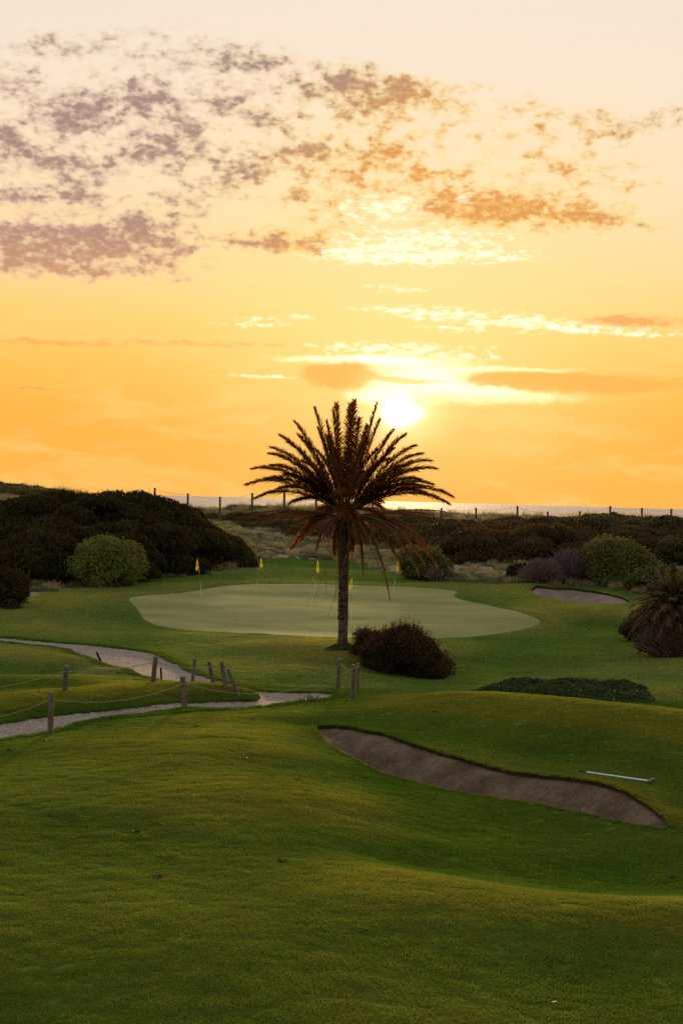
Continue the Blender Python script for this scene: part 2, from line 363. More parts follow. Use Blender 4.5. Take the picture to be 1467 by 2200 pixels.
far_bunker = wobble(densify(chaikin(far_bunker, 2), .003), .10, 4)
path_pl = wobble(densify(path_pl, .004), .07, 6)
dune = dune[:2] + wobble(densify(dune[1:-3], .004, False)[1:], .35, 8) + dune[-3:]
regions = {'near_bunker': near_bunker, 'green': green, 'far_bunker': far_bunker, 'path': path_pl, 'dune': dune}
def inside(poly, x, y):
    poly = np.asarray(poly); r = np.zeros(len(x), bool); N = len(poly)
    for i in range(N):
        x1, y1 = poly[i]; x2, y2 = poly[(i+1) % N]
        if y1 == y2: continue
        c = ((y1 > y) != (y2 > y)); r ^= c & (x < (x2 - x1) * (y - y1) / (y2 - y1) + x1)
    return r
def edge_dist(poly, x, y):                        # metres, from world x, y
    poly = np.asarray(poly); py_ = np.exp(poly[:, 1]); px_ = poly[:, 0] * py_; best = np.full(len(x), 1e9)
    for i in range(len(poly)):
        a = np.array((px_[i], py_[i])); j = (i+1) % len(poly); b = np.array((px_[j], py_[j])); ab = b - a; L = ab @ ab + 1e-12
        t = np.clip(((x - a[0]) * ab[0] + (y - a[1]) * ab[1]) / L, 0, 1)
        best = np.minimum(best, np.hypot(x - a[0] - t * ab[0], y - a[1] - t * ab[1]))
    return best

# ------------------------------------------------------------------ materials
def new_mat(name):
    mt = bpy.data.materials.new(name); mt.use_nodes = True; return mt, NT(mt.node_tree)
def finish(w, shader):
    o = w.n('ShaderNodeOutputMaterial'); w.put(o.inputs[0], shader)
def pbsdf(w, col, rough=.8, normal=None, spec=.3, metal=0):
    b = w.n('ShaderNodeBsdfPrincipled'); w.put(b.inputs['Base Color'], col); w.put(b.inputs['Roughness'], rough)
    b.inputs['Specular IOR Level'].default_value = spec; b.inputs['Metallic'].default_value = metal
    if normal is not None: w.put(b.inputs['Normal'], normal)
    return b.outputs[0]
def bump(w, hgt, dist=.02, strength=1.0, normal=None):
    b = w.n('ShaderNodeBump'); w.put(b.inputs['Height'], hgt); b.inputs['Distance'].default_value = dist; b.inputs['Strength'].default_value = strength
    if normal is not None: w.put(b.inputs['Normal'], normal)
    return b.outputs[0]
def pos(w): return w.n('ShaderNodeNewGeometry').outputs['Position']
def leafy(w, col, trans=.35, rough=.6, spec=.2, tcol=None):
    d = pbsdf(w, col, rough, spec=spec)
    t = w.n('ShaderNodeBsdfTranslucent'); w.put(t.inputs[0], tcol if tcol is not None else col)
    mx = w.n('ShaderNodeMixShader'); mx.inputs[0].default_value = trans; w.put(mx.inputs[1], d); w.put(mx.inputs[2], t.outputs[0]); return mx.outputs[0]
def turf_colour(w, p, k=1.0):
    a = w.noise(w.vm('MULTIPLY', p, (1, .7, 1)), .22, 4, .6); b = w.noise(p, 1.7, 4, .65); c = w.noise(w.vm('MULTIPLY', p, (1, .8, 1)), 13, 3, .7)
    t = w.m('ADD', w.m('MULTIPLY', a, .75), w.m('ADD', w.m('MULTIPLY', b, .35), w.m('MULTIPLY', c, .45)))      # mean about .78
    g = lambda r, gg, b_: (r * k, gg * k, b_ * k)
    return w.ramp(w.m('SUBTRACT', t, .3), [(.22, g(.030, .066, .005)), (.42, g(.054, .106, .007)), (.55, g(.088, .135, .009)), (.72, g(.150, .160, .018))])
def crest_light(x, y):
    """how much the ground stands above its surroundings: light painted on the humps, shade in the hollows"""
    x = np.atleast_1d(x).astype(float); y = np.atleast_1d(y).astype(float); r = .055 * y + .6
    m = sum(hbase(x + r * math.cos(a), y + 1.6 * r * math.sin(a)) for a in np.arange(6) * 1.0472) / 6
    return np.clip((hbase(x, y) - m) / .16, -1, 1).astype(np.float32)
def crest_light_tint(w, col, inst):  # painted light: humps brightened and warmed, hollows darkened, by colour alone
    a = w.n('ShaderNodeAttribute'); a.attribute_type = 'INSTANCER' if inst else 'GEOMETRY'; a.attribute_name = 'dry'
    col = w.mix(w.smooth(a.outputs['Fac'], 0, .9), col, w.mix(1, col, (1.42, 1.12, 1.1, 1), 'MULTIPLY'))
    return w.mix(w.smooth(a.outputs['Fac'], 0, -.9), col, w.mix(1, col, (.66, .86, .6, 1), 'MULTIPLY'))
def m_turf():
    mt, w = new_mat('turf'); p = pos(w)
    col = crest_light_tint(w, turf_colour(w, p, 1.0), False)
    hn = w.m('ADD', w.m('MULTIPLY', w.noise(p, 16, 4, .7), .7), w.m('MULTIPLY', w.noise(p, 3.2, 3, .6), 1.2))
    far = w.noise(p, 38, 2, .7)
    nrm = bump(w, w.m('ADD', hn, w.m('MULTIPLY', far, .4)), .06)
    finish(w, leafy(w, col, .0, .9, .08)) if False else finish(w, pbsdf(w, col, .9, nrm, .12)); return mt
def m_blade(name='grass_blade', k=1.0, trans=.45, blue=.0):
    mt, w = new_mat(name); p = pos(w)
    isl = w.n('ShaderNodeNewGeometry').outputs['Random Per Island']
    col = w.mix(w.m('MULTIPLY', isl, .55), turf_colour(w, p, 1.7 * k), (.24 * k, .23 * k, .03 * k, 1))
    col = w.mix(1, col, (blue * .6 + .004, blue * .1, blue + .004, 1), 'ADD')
    finish(w, leafy(w, crest_light_tint(w, col, True), trans, .7, .12)); return mt
def m_green():
    mt, w = new_mat('putting_green_turf'); p = pos(w)
    a = w.noise(w.vm('MULTIPLY', p, (.5, 1, 1)), .25, 4, .6); b = w.noise(w.vm('MULTIPLY', p, (1, .5, 1)), 6, 4, .7)
    col = w.ramp(w.m('ADD', w.m('MULTIPLY', a, .7), w.m('MULTIPLY', b, .35)), [(.3, (.125, .155, .045)), (.5, (.225, .235, .085)), (.72, (.36, .315, .14))])
    finish(w, pbsdf(w, w.mix(w.m('MULTIPLY', w.smooth(w.noise(w.vm('MULTIPLY', p, (1, .6, 1)), 14, 4, .75), .4, .62), .35), col, (.07, .10, .03, 1)), .9, None, .02)); return mt
def m_sand(name, base, dark, damp=True):
    mt, w = new_mat(name); p = pos(w)
    a = w.noise(p, .8, 4, .6, .3); b = w.noise(p, 9, 5, .7); c = w.noise(w.vm('MULTIPLY', p, (1.6, .5, 1)), 4.5, 5, .7, .3)
    f = w.smooth(w.m('ADD', w.m('MULTIPLY', a, .9), w.m('MULTIPLY', b, .5)), .5, .88)
    col = w.mix(f, base, dark)
    sp = w.smooth(w.noise(p, 45, 2, .8), .62, .72)
    col = w.mix(w.m('MULTIPLY', sp, .6), col, (dark[0] * .45, dark[1] * .45, dark[2] * .45, 1))
    # rake furrows run across the hollow
    fx = w.vm('DOT_PRODUCT', p, (.85, .52, 0), out=1); fy = w.vm('DOT_PRODUCT', p, (-.52, .85, 0), out=1); cv_ = w.n('ShaderNodeCombineXYZ'); w.put(cv_.inputs[0], w.m('MULTIPLY', fx, .7)); w.put(cv_.inputs[1], w.m('MULTIPLY', fy, 7.0))
    rk = w.noise(cv_.outputs[0], 1.6, 3, .6, .4)
    col = w.mix(w.m('MULTIPLY', w.smooth(rk, .42, .62), .28), col, (dark[0] * .8, dark[1] * .75, dark[2] * .7, 1))
    hh = w.m('ADD', w.m('ADD', w.m('MULTIPLY', c, .8), w.m('MULTIPLY', rk, .9)), w.m('MULTIPLY', b, .8))
    finish(w, pbsdf(w, col, .95, bump(w, hh, .09), .1)); return mt
def m_gravel():
    mt, w = new_mat('crushed_gravel'); p = pos(w)
    v = w.n('ShaderNodeTexVoronoi'); v.inputs['Scale'].default_value = 26; w.put(v.inputs['Vector'], p)
    st = w.n('ShaderNodeSeparateColor'); w.put(st.inputs[0], v.outputs['Color'])
    a = w.noise(p, .9, 4, .65)
    col = w.ramp(w.m('ADD', w.m('MULTIPLY', st.outputs[0], .6), w.m('MULTIPLY', a, .5)), [(.15, (.09, .072, .060)), (.45, (.20, .163, .135)), (.7, (.31, .255, .215)), (.95, (.47, .40, .345))])
    col = w.mix(w.smooth(w.noise(p, 2.3, 5, .7), .56, .7), col, (.11, .10, .055, 1))
    finish(w, pbsdf(w, col, .9, bump(w, w.m('SUBTRACT', 1, v.outputs['Distance']), .03), .25)); return mt
def m_dune():
    mt, w = new_mat('rough_dune_grass'); p = pos(w)
    a = w.noise(p, .18, 5, .65, .3); b = w.noise(p, 1.1, 5, .7)
    col = w.ramp(w.m('ADD', w.m('MULTIPLY', a, .7), w.m('MULTIPLY', b, .5)), [(.40, (.06, .07, .025)), (.52, (.14, .135, .06)), (.63, (.26, .22, .13)), (.75, (.38, .30, .21))])
    finish(w, pbsdf(w, col, .9, bump(w, w.noise(p, 2.2, 5, .7), .35), .1)); return mt
M_TURF, M_GREEN, M_GRAVEL, M_DUNE = m_turf(), m_green(), m_gravel(), m_dune()
M_SAND = m_sand('damp_bunker_sand', (.200, .140, .092, 1), (.095, .060, .038, 1))
M_SAND2 = m_sand('pale_bunker_sand', (.30, .23, .19, 1), (.18, .13, .105, 1))
def m_lip():
    mt, w = new_mat('cut_turf_edge'); p = pos(w)
    col = w.mix(w.smooth(w.noise(p, 6, 4), .4, .6), (.03, .028, .014, 1), (.04, .055, .012, 1))
    finish(w, pbsdf(w, col, .95, bump(w, w.noise(p, 22, 3), .05), .05)); return mt
M_LIP = m_lip()

# ------------------------------------------------------------------ ground sheets
def build_ground():
    vs = np.arange(math.log(2.2), math.log(330), .0085)
    ux = np.concatenate([np.arange(-1.5, -.3, .06), np.arange(-.3, -.215, .012), np.arange(-.215, .215, .0052), np.arange(.215, .3, .012), np.arange(.3, 1.51, .06)])
    gu, gv = np.meshgrid(ux, vs); gu = gu.copy(); gv = gv.copy()
    inn = np.abs(gu) < .3
    gu += inn * (rng.random(gu.shape) - .5) * .003; gv += inn * (rng.random(gv.shape) - .5) * .004
    V = list(zip(gu.ravel().tolist(), gv.ravel().tolist()))
    # finer points inside and round the near bunker and the path
    b = np.array(near_bunker); lo, hi = b.min(0) - .01, b.max(0) + .01
    for _ in range(9000): V.append((random.uniform(lo[0], hi[0]), random.uniform(lo[1], hi[1])))
    E = []
    for nm, poly in regions.items():
        s = len(V); V += poly; N = len(poly); E += [(s + i, s + (i+1) % N) for i in range(N)]
    rv, re, rf, *_ = delaunay_2d_cdt([Vector(p) for p in V], E, [], 0, 1e-7, False)
    rv = np.array([(p.x, p.y) for p in rv]); rf = np.array([f for f in rf if len(f) == 3])
    y = np.exp(rv[:, 1]); x = rv[:, 0] * y; z = h(x, y)
    c = rv[rf].mean(1); lab = np.zeros(len(rf), int); names = list(regions)
    for i, nm in enumerate(names): lab[inside(regions[nm], c[:, 0], c[:, 1])] = i + 1
    # orient upward
    a, b_, c_ = (np.stack([x, y], 1)[rf[:, k]] for k in range(3))
    fl = ((b_[:, 0]-a[:, 0]) * (c_[:, 1]-a[:, 1]) - (b_[:, 1]-a[:, 1]) * (c_[:, 0]-a[:, 0])) < 0
    rf[fl] = rf[fl][:, ::-1]
    def sheet(name, k, mat, dz=None):
        f = rf[lab == k]; ids, inv = np.unique(f, return_inverse=True); f2 = inv.reshape(f.shape)
        zz = z[ids].copy()
        if dz is not None: zz += dz(x[ids], y[ids])
        o = obj(name, mesh_np(name, np.stack([x[ids], y[ids], zz], 1), f2, True), mat); tag(o, kind='structure')
        if k == 0: q = o.data.attributes.new('dry', 'FLOAT', 'POINT'); q.data.foreach_set('value', crest_light(x[ids], y[ids]))  # feeds the hump light and hollow shade painted into the turf colour
        return o
    sheet('fairway', 0, M_TURF); sheet('gravel_path', names.index('path') + 1, M_GRAVEL, lambda X, Y: -.03 * np.clip(edge_dist(path_pl, X, Y) / .3, 0, 1))
    sheet('putting_green', names.index('green') + 1, M_GREEN); sheet('dune', names.index('dune') + 1, M_DUNE)
    def carve(poly, D, wd, lip):
        def f(X, Y):
            e = edge_dist(poly, X, Y); t = np.clip(e / wd, 0, 1); s = t * t * (3 - 2 * t)
            r = .065 * fbm(X / .38, Y / .38, 3, 21) * np.clip(e / .4, 0, 1)
            # rake furrows follow the slope
            return -lip - D * s + r
        return f
    sheet('bunker_sand', names.index('near_bunker') + 1, M_SAND, carve(near_bunker, .78, 1.8, .09))
    sheet('bunker_sand', names.index('far_bunker') + 1, M_SAND2, carve(far_bunker, .5, 2.2, .15))
    for poly, lip, nm in ((near_bunker, .13, 'bunker_lip'), (far_bunker, .15, 'bunker_lip')):
        q = np.array(poly); Y = np.exp(q[:, 1]); X = q[:, 0] * Y; Zt = h(X, Y) - .003; N = len(q)
        v = np.concatenate([np.stack([X, Y, Zt], 1), np.stack([X, Y, Zt - lip], 1)]); i = np.arange(N); j = (i + 1) % N
        o = obj(nm, mesh_np(nm, v, np.stack([i, j, j + N, i + N], 1), True), M_LIP); tag(o, kind='structure')
build_ground()

# sea and beach below the dunes
def m_sea():
    mt, w = new_mat('sea_water'); p = pos(w)
    n1 = w.noise(w.vm('MULTIPLY', p, (.35, 1, 1)), .05, 6, .7); n2 = w.noise(w.vm('MULTIPLY', p, (.3, 1, 1)), .006, 4, .6)
    nrm = bump(w, w.m('ADD', w.m('MULTIPLY', n1, 1), n2), 3.0, .5)
    finish(w, pbsdf(w, (.36, .29, .27, 1), .8, nrm, .1)); return mt
M_SEA = m_sea()
s = 60000
so = obj('sea', mesh_np('sea', [(-s, 235, EYE.z - 12), (s, 235, EYE.z - 12), (s, s, EYE.z - 12), (-s, s, EYE.z - 12)], [(0, 1, 2, 3)]), M_SEA); tag(so, kind='structure')

# ------------------------------------------------------------------ grass blades and tufts (geometry nodes place them)
lib = bpy.data.collections.new('grass_library')      # source meshes, not linked to the scene
def blade_patch(name, n, rad, hmin, hmax, wid, lean, mat, seed):
    g = np.random.default_rng(seed); a = g.random(n) * 6.283; r = rad * np.sqrt(g.random(n))
    bx, by = r * np.cos(a), r * np.sin(a); H = g.uniform(hmin, hmax, n); t = g.random(n) * 6.283
    la = g.random(n) * 6.283; L = g.random(n) * lean * H
    wx, wy = np.cos(t) * wid / 2, np.sin(t) * wid / 2
    mx, my = bx + np.cos(la) * L * .3, by + np.sin(la) * L * .3; tx, ty = bx + np.cos(la) * L, by + np.sin(la) * L
    z0 = np.full(n, -.01)
    v = np.stack([np.stack([bx - wx, by - wy, z0], 1), np.stack([bx + wx, by + wy, z0], 1), np.stack([mx + wx * .8, my + wy * .8, H * .6], 1),
                  np.stack([mx - wx * .8, my - wy * .8, H * .6], 1), np.stack([tx, ty, H], 1)], 1).reshape(-1, 3)
    i = np.arange(n) * 5
    f = np.concatenate([np.stack([i, i+1, i+2], 1), np.stack([i, i+2, i+3], 1), np.stack([i+3, i+2, i+4], 1)])
    me = mesh_np(name, v, f); me.materials.append(mat)
    o = bpy.data.objects.new(name, me); return o
def scatter(name, xyz, normals, scale, sources, mat_unused=None, label=None, kind='stuff', cat=None, mesh=True, follow=1.0):
    """one object: a mesh of points, an instance of one of the sources on each"""
    c = bpy.data.collections.new(name + '_source')
    for s_ in sources: c.objects.link(s_)
    n = len(xyz); me = bpy.data.meshes.new(name); me.vertices.add(n); me.vertices.foreach_set('co', np.asarray(xyz, np.float32).ravel())
    th = rng.random(n) * 6.283; N = normals if normals is not None else np.tile((0, 0, 1.), (n, 1))
    # euler: spin about z first, then tilt so that z meets the normal
    rx = -np.arcsin(np.clip(N[:, 1], -1, 1)); ry = np.arctan2(N[:, 0], N[:, 2])
    rot = np.zeros((n, 3), np.float32)
    for i in range(n) if n < 0 else (): pass
    cx_, sx_, cy_, sy_ = np.cos(rx), np.sin(rx), np.cos(ry), np.sin(ry); ct, stt = np.cos(th), np.sin(th)
    # R = Ry * Rx * Rz ; turned into XYZ euler (R = Rz' Ry' Rx')
    R00 = cy_ * ct + sy_ * sx_ * stt; R10 = cx_ * stt; R20 = -sy_ * ct + cy_ * sx_ * stt; R21 = sy_ * stt + cy_ * sx_ * ct; R22 = cy_ * cx_
    rot[:, 1] = np.arcsin(np.clip(-R20, -1, 1)); rot[:, 0] = np.arctan2(R21, R22); rot[:, 2] = np.arctan2(R10, R00)
    a = me.attributes.new('rot', 'FLOAT_VECTOR', 'POINT'); a.data.foreach_set('vector', rot.ravel())
    a = me.attributes.new('scl', 'FLOAT', 'POINT'); a.data.foreach_set('value', np.asarray(scale, np.float32))
    a = me.attributes.new('pick', 'INT', 'POINT'); a.data.foreach_set('value', rng.integers(0, len(sources), n).astype(np.int32))
    a = me.attributes.new('dry', 'FLOAT', 'POINT'); a.data.foreach_set('value', crest_light(xyz[:, 0], xyz[:, 1]))  # same painted hump light and hollow shade, one value per blade patch
    o = obj(name, me); tag(o, label=label, kind=kind, cat=cat)
    ng = bpy.data.node_groups.new(name + '_nodes', 'GeometryNodeTree')
    ng.interface.new_socket('Geometry', in_out='INPUT', socket_type='NodeSocketGeometry'); ng.interface.new_socket('Geometry', in_out='OUTPUT', socket_type='NodeSocketGeometry')
    gi, go = ng.nodes.new('NodeGroupInput'), ng.nodes.new('NodeGroupOutput')
    ci = ng.nodes.new('GeometryNodeCollectionInfo'); ci.inputs['Collection'].default_value = c
    ci.inputs['Separate Children'].default_value = True; ci.inputs['Reset Children'].default_value = True
    ip = ng.nodes.new('GeometryNodeInstanceOnPoints'); ip.inputs['Pick Instance'].default_value = True
    def att(nm, ty, sock):
        x = ng.nodes.new('GeometryNodeInputNamedAttribute'); x.data_type = ty; x.inputs[0].default_value = nm
        ng.links.new([q for q in x.outputs if q.enabled][0], sock)
    ng.links.new(gi.outputs[0], ip.inputs['Points']); ng.links.new(ci.outputs[0], ip.inputs['Instance'])
    att('rot', 'FLOAT_VECTOR', ip.inputs['Rotation']); att('scl', 'FLOAT', ip.inputs['Scale']); att('pick', 'INT', ip.inputs['Instance Index'])
    ng.links.new(ip.outputs[0], go.inputs[0])
    md = o.modifiers.new('grass', 'NODES'); md.node_group = ng; return o
def normals_at(x, y, e=.35):
    gx = (h(x + e, y) - h(x - e, y)) / (2 * e); gy = (h(x, y + e) - h(x, y - e)) / (2 * e)
    N = np.stack([-gx, -gy, np.ones(len(x))], 1); return N / np.linalg.norm(N, axis=1)[:, None]
def region_of(x, y):
    u, v = uv(x, y); lab = np.zeros(len(x), int)
    for i, nm in enumerate(regions): lab[inside(regions[nm], u, v)] = i + 1
    return lab
def field_pts(n, y0, y1, us=.235):
    y = np.sqrt(rng.random(n) * (y1 * y1 - y0 * y0) + y0 * y0); x = (rng.random(n) * 2 - 1) * us * y; return x, y
M_BLADE = m_blade()
turf_src = [blade_patch('turf_patch', 170, .13, .010, .036, .0065, .9, M_BLADE, 40 + i) for i in range(6)]
x, y = field_pts(75000, 15, 58)
ok = region_of(x, y) == 0; x, y = x[ok], y[ok]
dp = edge_dist(near_bunker, x, y); ok = dp > .10; x, y = x[ok], y[ok]
dp = edge_dist(path_pl, x, y); ok = dp > .10; x, y = x[ok], y[ok]
scatter('mown_grass', np.stack([x, y, h(x, y)], 1), normals_at(x, y), np.clip(.95 + .30 * fbm(x / .30, y / .22, 3, 91) + .2 * rng.normal(size=len(x)), .62, 1.6), turf_src,
        label='short mown turf covering the rolling foreground slopes')
# longer fringe along the path and the bunker rims
M_LONG = m_blade('long_grass_blade', .9, .45)
long_src = [blade_patch('long_grass_patch', 130, .13, .04, .13, .009, 1.0, M_LONG, 60 + i) for i in range(4)]
def along(poly, n, lo, hi, cond, ymax=80):
    q = np.array(poly); Y = np.exp(q[:, 1]); X = q[:, 0] * Y; d = np.diff(np.stack([np.append(X, X[0]), np.append(Y, Y[0])], 1), axis=0); L = np.hypot(d[:, 0], d[:, 1])
    L = np.where((np.abs(q[:, 0]) < .24) & (Y < ymax), L, 0)
    k = rng.choice(len(q), n, p=L / L.sum()); t = rng.random(n)
    off = rng.uniform(lo, hi, n); a = rng.random(n) * 6.283
    x, y = X[k] + d[k, 0] * t + off * np.cos(a), Y[k] + d[k, 1] * t + off * np.sin(a)
    ok = cond(region_of(x, y)); return x[ok], y[ok]
x1, y1 = along(path_pl, 9000, 0, .38, lambda r: r == 0); x2, y2 = along(near_bunker, 3800, 0, .16, lambda r: r == 0)
# thick grass on the bank between the paths
bx, by = field_pts(60000, 44, 56); ei = edge_dist(path_pl, bx, by)
zz = hbase(bx, by); k = (region_of(bx, by) == 0) & (ei < .95) & (bx < P(540, 1500, 52).x) & (by > 46.5) & (rng.random(len(bx)) < .5)
x, y = np.concatenate([x1, x2, bx[k]]), np.concatenate([y1, y2, by[k]])
scatter('verge_grass', np.stack([x, y, h(x, y)], 1), normals_at(x, y), np.concatenate([rng.uniform(.25, .85, len(x1)), rng.uniform(.2, .5, len(x2)), rng.uniform(.35, .95, int(k.sum()))]), long_src,
        label='longer unmown grass fringing the gravel path and the bunker rim')
# rough lawn further off: sparse coarse blades so that the surface keeps its nap
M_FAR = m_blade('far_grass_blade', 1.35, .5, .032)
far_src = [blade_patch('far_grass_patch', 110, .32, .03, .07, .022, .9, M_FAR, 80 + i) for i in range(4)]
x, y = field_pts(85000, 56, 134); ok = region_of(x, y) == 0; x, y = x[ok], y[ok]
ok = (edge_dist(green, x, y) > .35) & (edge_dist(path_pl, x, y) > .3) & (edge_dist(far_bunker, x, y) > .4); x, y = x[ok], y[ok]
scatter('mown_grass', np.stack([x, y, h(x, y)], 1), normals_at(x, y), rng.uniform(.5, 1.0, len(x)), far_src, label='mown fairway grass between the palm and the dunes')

# dune grass: pale and green tussocks on the slope behind the green
def m_tuss(name, a, b, t=.5):
    mt, w = new_mat(name); isl = w.n('ShaderNodeNewGeometry').outputs['Random Per Island']; p = pos(w)
    f = w.m('ADD', w.m('MULTIPLY', isl, .4), w.m('MULTIPLY', w.smooth(w.noise(p, .5, 3, .6), .35, .65), .6))
    finish(w, leafy(w, w.mix(f, a, b), t, .8, .1)); return mt
M_TUSS = m_tuss('dune_grass_blade', (.13, .14, .045, 1), (.52, .42, .22, 1)); M_TUSSG = m_tuss('dune_herb_leaf', (.075, .10, .045, 1), (.20, .19, .09, 1), .4)
tus = [blade_patch('tussock', 130, .45, .15, .55, .035, .8, M_TUSS, 100 + i) for i in range(4)] + [blade_patch('tussock', 170, .6, .08, .32, .06, 1.4, M_TUSSG, 110 + i) for i in range(5)]
x, y = field_pts(30000, 92, 205, .26); ok = region_of(x, y) == list(regions).index('dune') + 1; x, y = x[ok], y[ok]
ok = fbm(x / 5, y / 7, 3, 31) + rng.random(len(x)) * .8 > .12; x, y = x[ok], y[ok]
scatter('dune_grass', np.stack([x, y, h(x, y) - .03], 1), None, rng.uniform(.45, 1.1, len(x)), tus, label='pale tussock grass and low herbs on the dune slope')

# ------------------------------------------------------------------ foliage
def m_leaf(name, c0, c1, trans=.3, sc=.8, rough=.55, top=None):
    mt, w = new_mat(name); g = w.n('ShaderNodeNewGeometry'); p = g.outputs['Position']
    f = w.m('ADD', w.m('MULTIPLY', g.outputs['Random Per Island'], .55), w.m('MULTIPLY', w.smooth(w.noise(p, sc, 3, .6), .35, .68), .5))
    finish(w, leafy(w, w.mix(f, c0, c1), trans, rough, .1, w.mix(.5, w.mix(f, c0, c1), (c1[0] * 1.35, c1[1] * .95, c1[2] * .6, 1)))); return mt
def m_bark(name, c0, c1, sc=8):
    mt, w = new_mat(name); p = pos(w); a = w.noise(w.vm('MULTIPLY', p, (1, 1, .3)), sc, 4, .65)
    finish(w, pbsdf(w, w.mix(w.smooth(a, .35, .65), c0, c1), .9, bump(w, a, .03), .1)); return mt
M_THICK = m_leaf('dark_scrub_leaf', (.013, .015, .004, 1), (.062, .056, .014, 1), .3, .5)
M_BRONZE = m_leaf('bronze_scrub_leaf', (.024, .023, .007, 1), (.098, .070, .024, 1), .38, .3)
M_OLIVE = m_leaf('olive_scrub_leaf', (.030, .032, .010, 1), (.10, .092, .032, 1), .35, .35)
M_BRIGHT = m_leaf('bright_green_leaf', (.07, .105, .018, 1), (.23, .26, .05, 1), .4, 1.2)
M_MID = m_leaf('mid_green_leaf', (.045, .062, .014, 1), (.15, .165, .04, 1), .35, 1.0)
M_RED = m_leaf('reddish_leaf', (.016, .018, .005, 1), (.070, .048, .016, 1), .4, .9)
M_TWIG = m_bark('grey_twig', (.09, .065, .055, 1), (.22, .17, .155, 1))
M_DTWIG = m_bark('dark_twig', (.03, .022, .016, 1), (.07, .05, .035, 1))
M_GCOVER = m_leaf('succulent_leaf', (.020, .040, .012, 1), (.07, .105, .03, 1), .2, 1.5)

def leaf_mesh(name, pts_, nrm, size, up=0.0, jitter=1.1, aspect=2.0, mat=None, seed=1):
    """one four-sided leaf (two triangles, folded) at each point"""
    g = np.random.default_rng(seed); n = len(pts_)
    N = nrm + g.normal(size=(n, 3)) * jitter * .6; N /= np.linalg.norm(N, axis=1)[:, None]
    T = np.cross(N, g.normal(size=(n, 3))); T[:, 2] += up; T -= N * (T * N).sum(1)[:, None]; T /= np.linalg.norm(T, axis=1)[:, None] + 1e-9
    B = np.cross(N, T); s_ = size * g.uniform(.6, 1.4, n)[:, None]
    a = pts_ - T * s_ * .5; c = pts_ + T * s_ * .5; b = pts_ + B * s_ * .5 / aspect * 1.0 + N * s_ * .12; d = pts_ - B * s_ * .5 / aspect + N * s_ * .12
    v = np.stack([a, b, c, d], 1).reshape(-1, 3); i = np.arange(n) * 4
    f = np.concatenate([np.stack([i, i+1, i+2], 1), np.stack([i, i+2, i+3], 1)])
    return mesh_np(name, v, f)
def ico(sub=2):
    import bmesh
    bm = bmesh.new(); bmesh.ops.create_icosphere(bm, subdivisions=sub, radius=1); v = np.array([tuple(q.co) for q in bm.verts]); f = np.array([[q.index for q in p.verts] for p in bm.faces]); bm.free(); return v, f
ICO1, ICO2 = ico(1), ico(2)
def lobes_on(c, r, n, lr, seed, base_z=None):
    """lobes over the upper shell of an ellipsoid: list of (centre, radii)"""
    g = np.random.default_rng(seed); out = []
    for i in range(n):
        ph = i * 2.39996 + g.random(); zz = 1 - (i + .5) / n * 1.25; q = math.sqrt(max(0, 1 - zz * zz))
        d = np.array([q * math.cos(ph), q * math.sin(ph), zz]); k = g.uniform(.72, .92)
        k = g.uniform(.58, 1.04); cc = np.array(c) + d * np.array(r) * k; s_ = lr * g.uniform(.55, 1.45)
        out.append((cc, np.array([s_, s_, s_ * g.uniform(.7, .95)])))
    out.append((np.array(c), np.array(r) * .72)); return out
def sample_lobes(lobes, n, seed, shell=(.82, 1.12), zmin=None):
    g = np.random.default_rng(seed); A = np.array([l[1][0] * l[1][2] for l in lobes]); k = g.choice(len(lobes), n, p=A / A.sum())
    d = g.normal(size=(n, 3)); d /= np.linalg.norm(d, axis=1)[:, None]; d[:, 2] = np.where(d[:, 2] < -.35, -d[:, 2], d[:, 2])
    Cc = np.array([l[0] for l in lobes])[k]; Rr = np.array([l[1] for l in lobes])[k]
    p = Cc + d * Rr * g.uniform(*shell, n)[:, None]
    # drop leaves buried deep inside another lobe
    keep = np.ones(n, bool)
    for c, r in lobes: keep &= (((p - c) / r) ** 2).sum(1) > .55
    nn = d / Rr; nn /= np.linalg.norm(nn, axis=1)[:, None]
    return p[keep], nn[keep]
def core_mesh(name, lobes, k=.8):
    V, Fc = ICO2; vs, fs = [], []
    for i, (c, r) in enumerate(lobes):
        q = V * (1 + .12 * np.sin(V[:, :1] * 7 + i) * np.cos(V[:, 1:2] * 6 + 2 * i)); vs.append(c + q * r * k); fs.append(Fc + len(V) * i)
    return mesh_np(name, np.concatenate(vs), np.concatenate(fs), True)
def tubes(name, paths, sides=5):
    """paths: list of (points, radii)"""
    vs, fs, o_ = [], [], 0
    for pp, rr in paths:
        pp = np.asarray(pp, float); k = len(pp); ang = np.arange(sides) * 2 * math.pi / sides
        for i in range(k):
            t = pp[min(i+1, k-1)] - pp[max(i-1, 0)]; t /= np.linalg.norm(t) + 1e-9
            a = np.cross(t, (0, 0, 1.) if abs(t[2]) < .9 else (1., 0, 0)); a /= np.linalg.norm(a); b = np.cross(t, a)
            vs.append(pp[i] + rr[i] * (np.outer(np.cos(ang), a) + np.outer(np.sin(ang), b)))
        for i in range(k - 1):
            for j in range(sides):
                j2 = (j + 1) % sides; fs.append((o_ + i*sides + j, o_ + i*sides + j2, o_ + (i+1)*sides + j2, o_ + (i+1)*sides + j))
        e = o_ + (k-1) * sides
        for a0 in (o_, e):
            for j in range(1, sides - 1, 1): fs.append((a0, a0 + j, a0 + j + 1, a0 + j + 1))
        o_ += k * sides
    v = np.concatenate(vs); quads = [f for f in fs if f[2] != f[3]]; tris = [f[:3] for f in fs if f[2] == f[3]]
    me = bpy.data.meshes.new(name); me.from_pydata(v.tolist(), [], quads + tris); me.update(); return me
